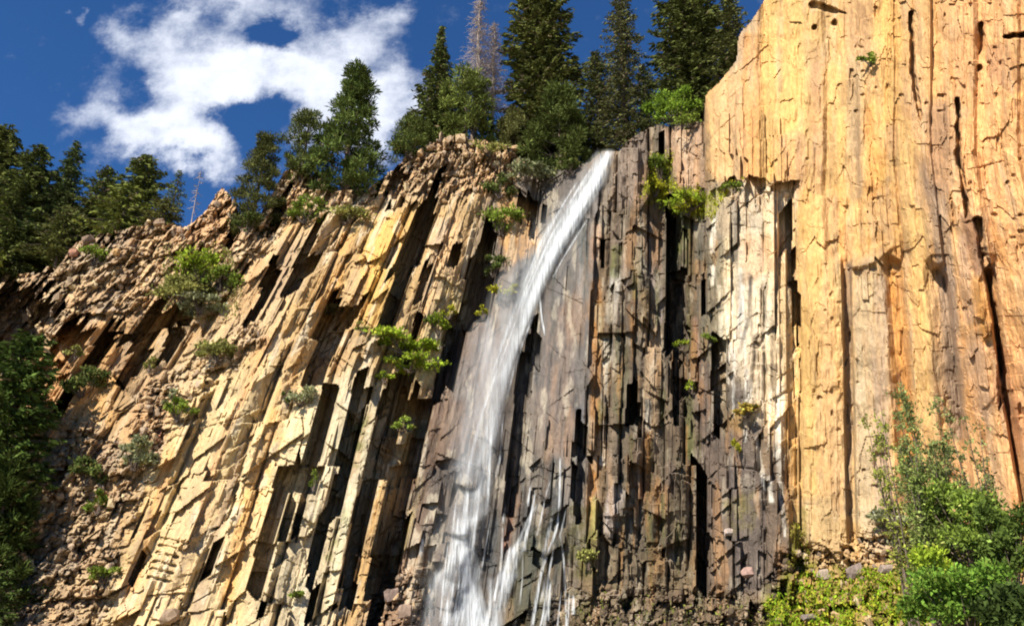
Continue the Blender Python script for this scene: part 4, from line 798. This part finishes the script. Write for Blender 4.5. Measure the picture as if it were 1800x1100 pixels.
# bright deciduous bush on the rim
r = np.random.default_rng(77); b = surf(1186, 232); b = at(1186, 222, b[1] + .2); s = mpp(180, b[1])
o = empty("bush", b, label="bright green leafy bush on the rim beside the yellow cliff", cat="bush"); shrub(o, 56 * s, 56 * s, r, (.13, .20, .025), 4200, .15, lobes=18, nstem=16)
# yellow-green bank at the foot of the right cliff: nobody could count it
def carpet(name, poly, n, base, alt, altp, leaf, seed, label, zlift=.1, hmax=.5, upw=.8):
    r = np.random.default_rng(seed); Pq = np.array(poly, float); pts = []
    mask = np.zeros_like(U); sl, mm = pmask(poly, 10, 14, 24); mask[sl] = mm
    ij = np.argwhere(mask > .35); pick = ij[r.integers(0, len(ij), n)]
    u = U[pick[:, 0], pick[:, 1]] + r.uniform(-1, 1, n); v = vs[pick[:, 0]] + r.uniform(-1, 1, n)
    dn = .5 + .9 * fbm(u / 16, v / 10, seed, 3); keep = r.random(n) < np.clip(dn, .05, 1); u, v, pick = u[keep], v[keep], pick[keep]
    p = at(u, v, FI[pick[:, 0], pick[:, 1]] - zlift); k = len(p)
    p[:, 2] += hmax * r.random(k) ** 2; p[:, 1] -= .25 * r.random(k)
    D = unit(r.normal(0, .55, (k, 3)) + np.array([0, -.3, upw])); ln = leaf * r.uniform(.6, 1.6, k)
    vv, ff = leaves(p, D, ln, ln * r.uniform(.3, .6, k), r)
    cl = np.exp(.5 * fbm(u / 22, v / 14, seed + 4, 2))
    setp(mesh_np(name, vv, ff, M_LEAF, leafcol(k, base, r, .3, cl, alt, altp)), kind="stuff", label=label)
carpet("ground_cover", [(1345,1060),(1400,1020),(1480,1000),(1600,1010),(1660,980),(1800,970),(1980,1000),(1980,1340),(1340,1340)], 60000, (.20, .31, .022), (.36, .38, .035), .3, .13, 201, "yellow-green moss and grass bank under the right cliff", hmax=.22)
carpet("brambles", [(985,1075),(1080,1050),(1230,1060),(1330,1060),(1345,1340),(960,1340)], 7000, (.20, .15, .09), (.17, .19, .04), .35, .14, 202, "brown brush and weeds at the foot of the wet wall")
carpet("moss", [(1395,925),(1418,930),(1412,1010),(1385,1000)], 900, (.17, .16, .03), (.2, .2, .03), .2, .10, 203, "moss at the corner where pillar and yellow cliff meet", hmax=.1)
carpet("ledge_grass", [(1140,275),(1175,268),(1190,335),(1255,340),(1300,322),(1235,388),(1165,372),(1130,340)], 3600, (.24, .27, .022), (.36, .33, .03), .35, .14, 204, "grass and moss on the ledge right of the fall's lip", hmax=.2)
carpet("dry_grass", [(290,430),(420,440),(420,560),(280,555)], 3000, (.26, .24, .09), (.17, .19, .04), .3, .16, 205, "dry grass on the broken left slope", hmax=.25)
# nearer shrubs and saplings, lower right
def fore(px, base_y, Y, wpx, hpx, key, label, seed, n, leaf, lobes, name="shrub", cat="shrub", **kw):
    b = at(px, base_y, Y); s = mpp(base_y - hpx, Y); r = np.random.default_rng(seed); o = empty(name, b, label=label, cat=cat, group="shrubs in the lower right corner")
    shrub(o, wpx * s, hpx * s, r, GREENS[key] if isinstance(key, str) else key, n, leaf, lobes=lobes, **kw); return o
def sapling(px, topy, base_y, Y, wpx, label, seed, base, nst=9, nl=2600, leaf=.10):
    """open multi-stemmed sapling: long arching stems, small leaves strung along the twigs"""
    r = np.random.default_rng(seed); b = at(px, base_y, Y); H = at(px, topy, Y)[2] - b[2]; W = wpx * mpp((topy + base_y) / 2, Y)
    o = empty("sapling", b, label=label, cat="sapling", group="shrubs in the lower right corner"); segs = []; PP, DDv = [], []
    for q in range(nst):
        hh = H * r.uniform(.55, 1.0) if q else H; a = r.uniform(0, 6.28); sp_ = W * r.uniform(.2, 1.0); p = r.normal(0, .08, 3) * [1, 1, 0]
        tip = np.array([math.cos(a) * sp_, math.sin(a) * sp_, hh]); pts = [p + (tip - p) * np.array([t ** 1.4, t ** 1.4, t]) for t in np.linspace(0, 1, 8)]
        for i in range(7): segs.append((pts[i], pts[i + 1], .035 * (1 - i / 8), .035 * (1 - (i + 1) / 8)))
        for w in range(20):
            t = r.uniform(.15, .98); c = p + (tip - p) * np.array([t ** 1.4, t ** 1.4, t]); e = c + np.array([r.normal(0, .35), r.normal(0, .35), r.uniform(.05, .5)]) * (1.15 - t) * min(1.6, W * 1.1)
            segs.append((c, e, .010, .003)); k = max(4, int(nl / nst / 20 * r.uniform(.4, 1.6))); tt = r.random((k, 1)); PP.append(c + (e - c) * tt + r.normal(0, .07, (k, 3))); DDv.append((e - c) / (np.linalg.norm(e - c) + .01) + r.normal(0, .7, (k, 3)))
    PP = np.concatenate(PP); DDv = unit(np.concatenate(DDv)); k = len(PP); ln = leaf * r.uniform(.6, 1.5, k); v, f = leaves(PP, DDv, ln, ln * r.uniform(.35, .6, k), r)
    mesh_np("foliage", v, f, M_LEAF, leafcol(k, base, r, .35, None, (.20, .20, .07), .15), o); v, f = sticks(segs, 4); mesh_np("stems", v, f, M_BARK, None, o)
sapling(1695, 650, 1120, 22.5, 70, "tall airy sapling with thin stems in front of the yellow cliff", 301, (.19, .22, .075), 17, 12500, .10)
sapling(1655, 780, 1110, 22, 50, "shorter airy sapling leaning left below the tall one", 302, (.18, .23, .06), 12, 5200, .095)
sapling(1610, 705, 1100, 23.5, 42, "spindly sapling with yellow-green leaves at the orange strip", 303, (.24, .27, .05), 7, 2200, .10)
sapling(1775, 700, 1120, 21.5, 46, "thin sapling at the right picture edge", 304, (.17, .19, .07), 10, 3200, .10)
fore(1712, 990, 21.5, 78, 88, 'mid', "dense green shrub below the tall airy sapling", 311, 6000, .095, 34, alt=(.16, .22, .05), altp=.2)
fore(1700, 1130, 20.0, 100, 86, (.085, .15, .022), "large bright green shrub, lowest in the right corner", 312, 9500, .095, 34, alt=(.16, .22, .04), altp=.2)
fore(1790, 1040, 20.5, 62, 90, (.08, .115, .025), "dark green shrub against the right picture edge", 313, 5600, .10, 22)
fore(1655, 1060, 21.2, 46, 60, 'bright', "yellow-green shrub left of the large bright one", 314, 2600, .095, 14)
fore(1800, 1160, 19.0, 70, 70, 'shade', "dark bush in the extreme bottom right corner", 315, 2600, .14, 12)
fore(1600, 985, 24, 34, 30, 'sage', "small grey-green shrub at the foot of the orange strip", 316, 800, .11, 6)

# ------------------------------------------------------------------ loose rock
def hull(r, n=14, sq=(1, 1, 1)):
    bm = bmesh.new()
    for p in unit(r.normal(size=(n, 3))) * r.uniform(.75, 1.1, (n, 1)) * np.array(sq): bm.verts.new(p)
    ret = bmesh.ops.convex_hull(bm, input=bm.verts)
    bmesh.ops.delete(bm, geom=[g for g in ret['geom_interior'] if isinstance(g, bmesh.types.BMVert)], context='VERTS')
    bm.verts.index_update(); bm.faces.ensure_lookup_table()
    bmesh.ops.triangulate(bm, faces=bm.faces); bm.verts.index_update()
    v = np.array([x.co[:] for x in bm.verts]); f = np.array([[q.index for q in fc.verts] for fc in bm.faces]); bm.free(); return v, f
rr = np.random.default_rng(55); HU = [hull(rr, 13, (1, .8, rr.uniform(.6, 1.3))) for _ in range(14)]
cand = np.argwhere((Wr > .55) & VALID & (V < 1180)); cand = cand[rr.permutation(len(cand))[:1500]]
VV, FF, CCx = [], [], []; nb = 0
pal = np.array([alb(214,180,136), alb(176,150,120), alb(218,180,134), alb(196,170,142), alb(156,134,112), alb(230,204,158)])
pal2 = np.array([alb(150,130,104), alb(96,80,60), alb(190,170,140), alb(116,96,72)])
for i, j in cand:
    x, y = U[i, j], vs[i]
    if 880 < x < 1340 and rr.random() < .45: continue
    b = at(x, y, FI[i, j]); s = mpp(y, b[1]) * rr.choice([3, 4, 5, 6, 8, 10], p=[.25, .25, .2, .15, .1, .05]); v, f = HU[rr.integers(14)]
    a = rr.uniform(0, 6.28); ca, sa = math.cos(a), math.sin(a); e = rr.normal(0, .5); ce, se = math.cos(e), math.sin(e)
    M_ = np.array([[ca, -sa, 0], [sa, ca, 0], [0, 0, 1]]) @ np.array([[1, 0, 0], [0, ce, -se], [0, se, ce]]); v2 = (v * s) @ M_.T + b - [0, s * .25, 0]
    VV.append(v2); FF.append(f + nb); nb += len(v2); c = (pal if x < 880 or x > 1400 else pal2); CCx.append(np.repeat([np.append(c[rr.integers(len(c))], 0)], len(v2), 0))
setp(mesh_np("rubble", np.concatenate(VV), np.concatenate(FF), M_ROCK, np.concatenate(CCx)), kind="stuff", label="small broken stones lying on the ledges and slopes of the cliff")
def boulder(px, py, w, h, col, label, seed, rot=0.0):
    r = np.random.default_rng(seed); b = surf(px, py, 0, 3); s = mpp(py, b[1]); v, f = hull(r, 40, (1, .85, 1)); v = np.clip(v, -.62, .62) * 1.15 * (1 + .05 * r.normal(size=(len(v), 1))); me_v = v * np.array([w * s, w * s * .8, h * s])
    ca, sa = math.cos(rot), math.sin(rot); me_v = me_v @ np.array([[ca, 0, -sa], [0, 1, 0], [sa, 0, ca]]).T
    o = mesh_np("boulder", me_v, f, M_ROCK, np.repeat([np.append(alb(*col), 0)], len(v), 0)); o.location = b - np.array([0, w * s * .3, 0])
    setp(o, label=label, cat="boulder", group="boulders lodged on the cliff")
for a_ in [(300,1084,22,16,(176,150,124),"grey-brown boulder at the foot of the yellow ladder face",1,.3),
  (158,424,14,8,(150,124,104),"dark flat rock at the left rim by the short conifer",5,.5),(132,446,10,9,(206,150,122),"pinkish rock at the left rim",6,.2),(206,444,9,10,(216,170,110),"yellowish rock standing right of the green rim plants",7,0),(282,394,12,7,(176,148,120),"grey rock under the tallest left conifer",8,.3),(318,408,9,5,(196,158,124),"flat rock at the small gap of sky",9,0),
  (690,1046,18,15,(150,128,116),"rounded grey boulder at the foot of the grey column",10,.2),(712,1075,16,16,(176,150,130),"boulder just below the rounded grey one",11,0),(1312,1006,15,12,(196,160,146),"pinkish boulder at the foot of the dark pillar",12,.2),(810,246,12,12,(222,190,150),"pale stone standing on the highest point of the rubble rim",13,0),(755,262,9,6,(206,172,134),"flat stone on the rim under the bushy pine",14,.2),
  (905,262,9,6,(214,176,132),"tan rim stone under the largest spruce",15,0),(1280,935,10,8,(206,186,174),"pale stone on the ledge of the dark pillar",16,0),(1445,1010,16,12,(190,170,150),"pale stone half sunk in the mossy bank",17,.2),(1500,1005,20,14,(170,150,140),"grey-pink stone in the middle of the mossy bank",18,.4),(1555,1000,16,10,(180,160,146),"flat stone at the right of the mossy bank",19,0),(1420,1085,18,8,(140,126,116),"flat grey stone low in the mossy bank",20,0)]:
    boulder(*a_)

# ------------------------------------------------------------------ sky, sun, render
SUN_AZ, SUN_EL = -35.0, 42.0                                            # azimuth from behind the camera, to the left; elevation
a, e = math.radians(SUN_AZ), math.radians(SUN_EL)
to_sun = Vector((math.sin(a) * math.cos(e), -math.cos(a) * math.cos(e), math.sin(e)))
sl_ = bpy.data.lights.new("sun", 'SUN'); sl_.energy = 5.0; sl_.angle = math.radians(.5); sl_.color = (1, .93, .80)
so = bpy.data.objects.new("sun", sl_); COL.objects.link(so); so.rotation_euler = to_sun.to_track_quat('Z', 'Y').to_euler(); so.location = (-20, -20, 60)
w = bpy.data.worlds.new("World"); S.world = w; w.use_nodes = True; nt = w.node_tree; nt.nodes.clear()
def N(t, **kw):
    n = nt.nodes.new(t)
    for k, v in kw.items(): setattr(n, k, v)
    return n
K = nt.links.new
out = N('ShaderNodeOutputWorld'); bg = N('ShaderNodeBackground'); K(bg.outputs[0], out.inputs[0]); bg.inputs[1].default_value = .085
sky = N('ShaderNodeTexSky', sky_type='NISHITA', sun_disc=False); sky.sun_elevation = e; sky.sun_rotation = math.atan2(to_sun.x, to_sun.y); sky.altitude = 2200; sky.air_density = 1.0; sky.dust_density = .3; sky.ozone_density = 2.5
tint_ = N('ShaderNodeMix', data_type='RGBA', blend_type='MULTIPLY'); tint_.inputs[0].default_value = 1; K(sky.outputs[0], tint_.inputs[6]); tint_.inputs[7].default_value = SKYT
tc = N('ShaderNodeTexCoord'); sep = N('ShaderNodeSeparateXYZ'); K(tc.outputs['Generated'], sep.inputs[0])
def M(op, a_, b_=None, clamp=False):
    n = N('ShaderNodeMath', operation=op, use_clamp=clamp)
    for q, x in enumerate((a_, b_)):
        if x is None: continue
        if isinstance(x, (int, float)): n.inputs[q].default_value = x
        else: K(x, n.inputs[q])
    return n.outputs[0]
yy = M('MAXIMUM', sep.outputs[1], .02); ca_ = M('DIVIDE', sep.outputs[0], yy); cb_ = M('DIVIDE', sep.outputs[2], yy)
cmb = N('ShaderNodeCombineXYZ'); K(ca_, cmb.inputs[0]); K(cb_, cmb.inputs[1])
nz = N('ShaderNodeTexNoise'); nz.inputs['Scale'].default_value = 7; nz.inputs['Detail'].default_value = 7; nz.inputs['Roughness'].default_value = .6; K(cmb.outputs[0], nz.inputs['Vector'])
nz2 = N('ShaderNodeTexNoise'); nz2.inputs['Scale'].default_value = 13; nz2.inputs['Detail'].default_value = 8; nz2.inputs['Roughness'].default_value = .72; K(cmb.outputs[0], nz2.inputs['Vector'])
wv = N('ShaderNodeVectorMath', operation='SUBTRACT'); K(nz.outputs['Color'], wv.inputs[0]); wv.inputs[1].default_value = (.5, .5, .5)
ws = N('ShaderNodeVectorMath', operation='SCALE'); K(wv.outputs[0], ws.inputs[0]); ws.inputs['Scale'].default_value = .20
wa = N('ShaderNodeVectorMath', operation='ADD'); K(cmb.outputs[0], wa.inputs[0]); K(ws.outputs[0], wa.inputs[1])
def blob(px, py, rx, ry, rot=0):
    x, y, z = ray(px, py); A_, B_ = x / y, z / y; k = 1 / (F * y)
    s = N('ShaderNodeVectorMath', operation='SUBTRACT'); K(wa.outputs[0], s.inputs[0]); s.inputs[1].default_value = (A_, B_, 0)
    ml = N('ShaderNodeVectorMath', operation='MULTIPLY'); K(s.outputs[0], ml.inputs[0]); ml.inputs[1].default_value = (1 / (rx * k), 1 / (ry * k * 1.25), 0)
    ln = N('ShaderNodeVectorMath', operation='LENGTH'); K(ml.outputs[0], ln.inputs[0])
    mr = N('ShaderNodeMapRange', interpolation_type='SMOOTHSTEP'); mr.inputs[1].default_value = 1.25; mr.inputs[2].default_value = .1; mr.inputs[3].default_value = 0; mr.inputs[4].default_value = 1; K(ln.outputs['Value'], mr.inputs[0]); return mr.outputs[0]
acc = None
for (px, py, rx, ry, st_) in [(255,110,90,80,.8),(330,165,110,80,1.1),(300,240,120,50,1.1),(225,230,75,60,.9),(400,130,110,80,1.1),(490,140,90,60,1.05),(570,120,90,75,1.2),(610,190,90,80,1.1),(650,70,75,60,.85),(690,170,80,60,.75),(330,40,90,70,.9),(225,50,60,60,.85),(440,15,90,60,.95),(160,195,55,60,.9),(380,275,80,38,1.0),(300,285,90,30,.9),(215,285,60,34,.6),(520,215,60,60,.95),(650,235,70,50,.6),(150,10,26,20,.7),(560,30,110,50,.7),(720,160,60,60,.6),(690,30,50,30,.6)]:
    v_ = M('MULTIPLY', blob(px, py, rx, ry), st_); acc = v_ if acc is None else M('ADD', acc, v_)
acc = M('MINIMUM', acc, 1.55)
for (px, py, rx, ry, st_) in [(270,42,50,44,.8),(370,36,40,32,.6),(492,80,40,54,.8),(432,222,74,54,1.05),(205,172,34,44,.5),(590,20,60,26,.4)]:
    acc = M('SUBTRACT', acc, M('MULTIPLY', blob(px, py, rx, ry), st_))
den = M('ADD', acc, M('MULTIPLY', M('SUBTRACT', nz2.outputs[0], .5), 1.9))
dm = N('ShaderNodeMapRange', interpolation_type='SMOOTHSTEP'); dm.inputs[1].default_value = .10; dm.inputs[2].default_value = 1.75; K(den, dm.inputs[0])
dfin = M('MULTIPLY', dm.outputs[0], M('GREATER_THAN', sep.outputs[1], .05))
cm = N('ShaderNodeMix', data_type='RGBA'); K(dfin, cm.inputs[0]); K(tint_.outputs[2], cm.inputs[6]); cm.inputs[7].default_value = CLOUDC
K(cm.outputs[2], bg.inputs[0])
S.view_settings.view_transform = 'Standard'; S.view_settings.look = 'None'; S.view_settings.gamma = 1; S.view_settings.exposure = EXPO
S.render.engine = 'CYCLES'; S.cycles.max_bounces = 5; S.cycles.diffuse_bounces = 3; S.cycles.glossy_bounces = 2; S.cycles.transparent_max_bounces = 24; S.cycles.use_denoising = True; S.cycles.pixel_filter_type = 'BLACKMAN_HARRIS'; S.cycles.filter_width = 1.9
S.render.resolution_x = 1024; S.render.resolution_y = 625
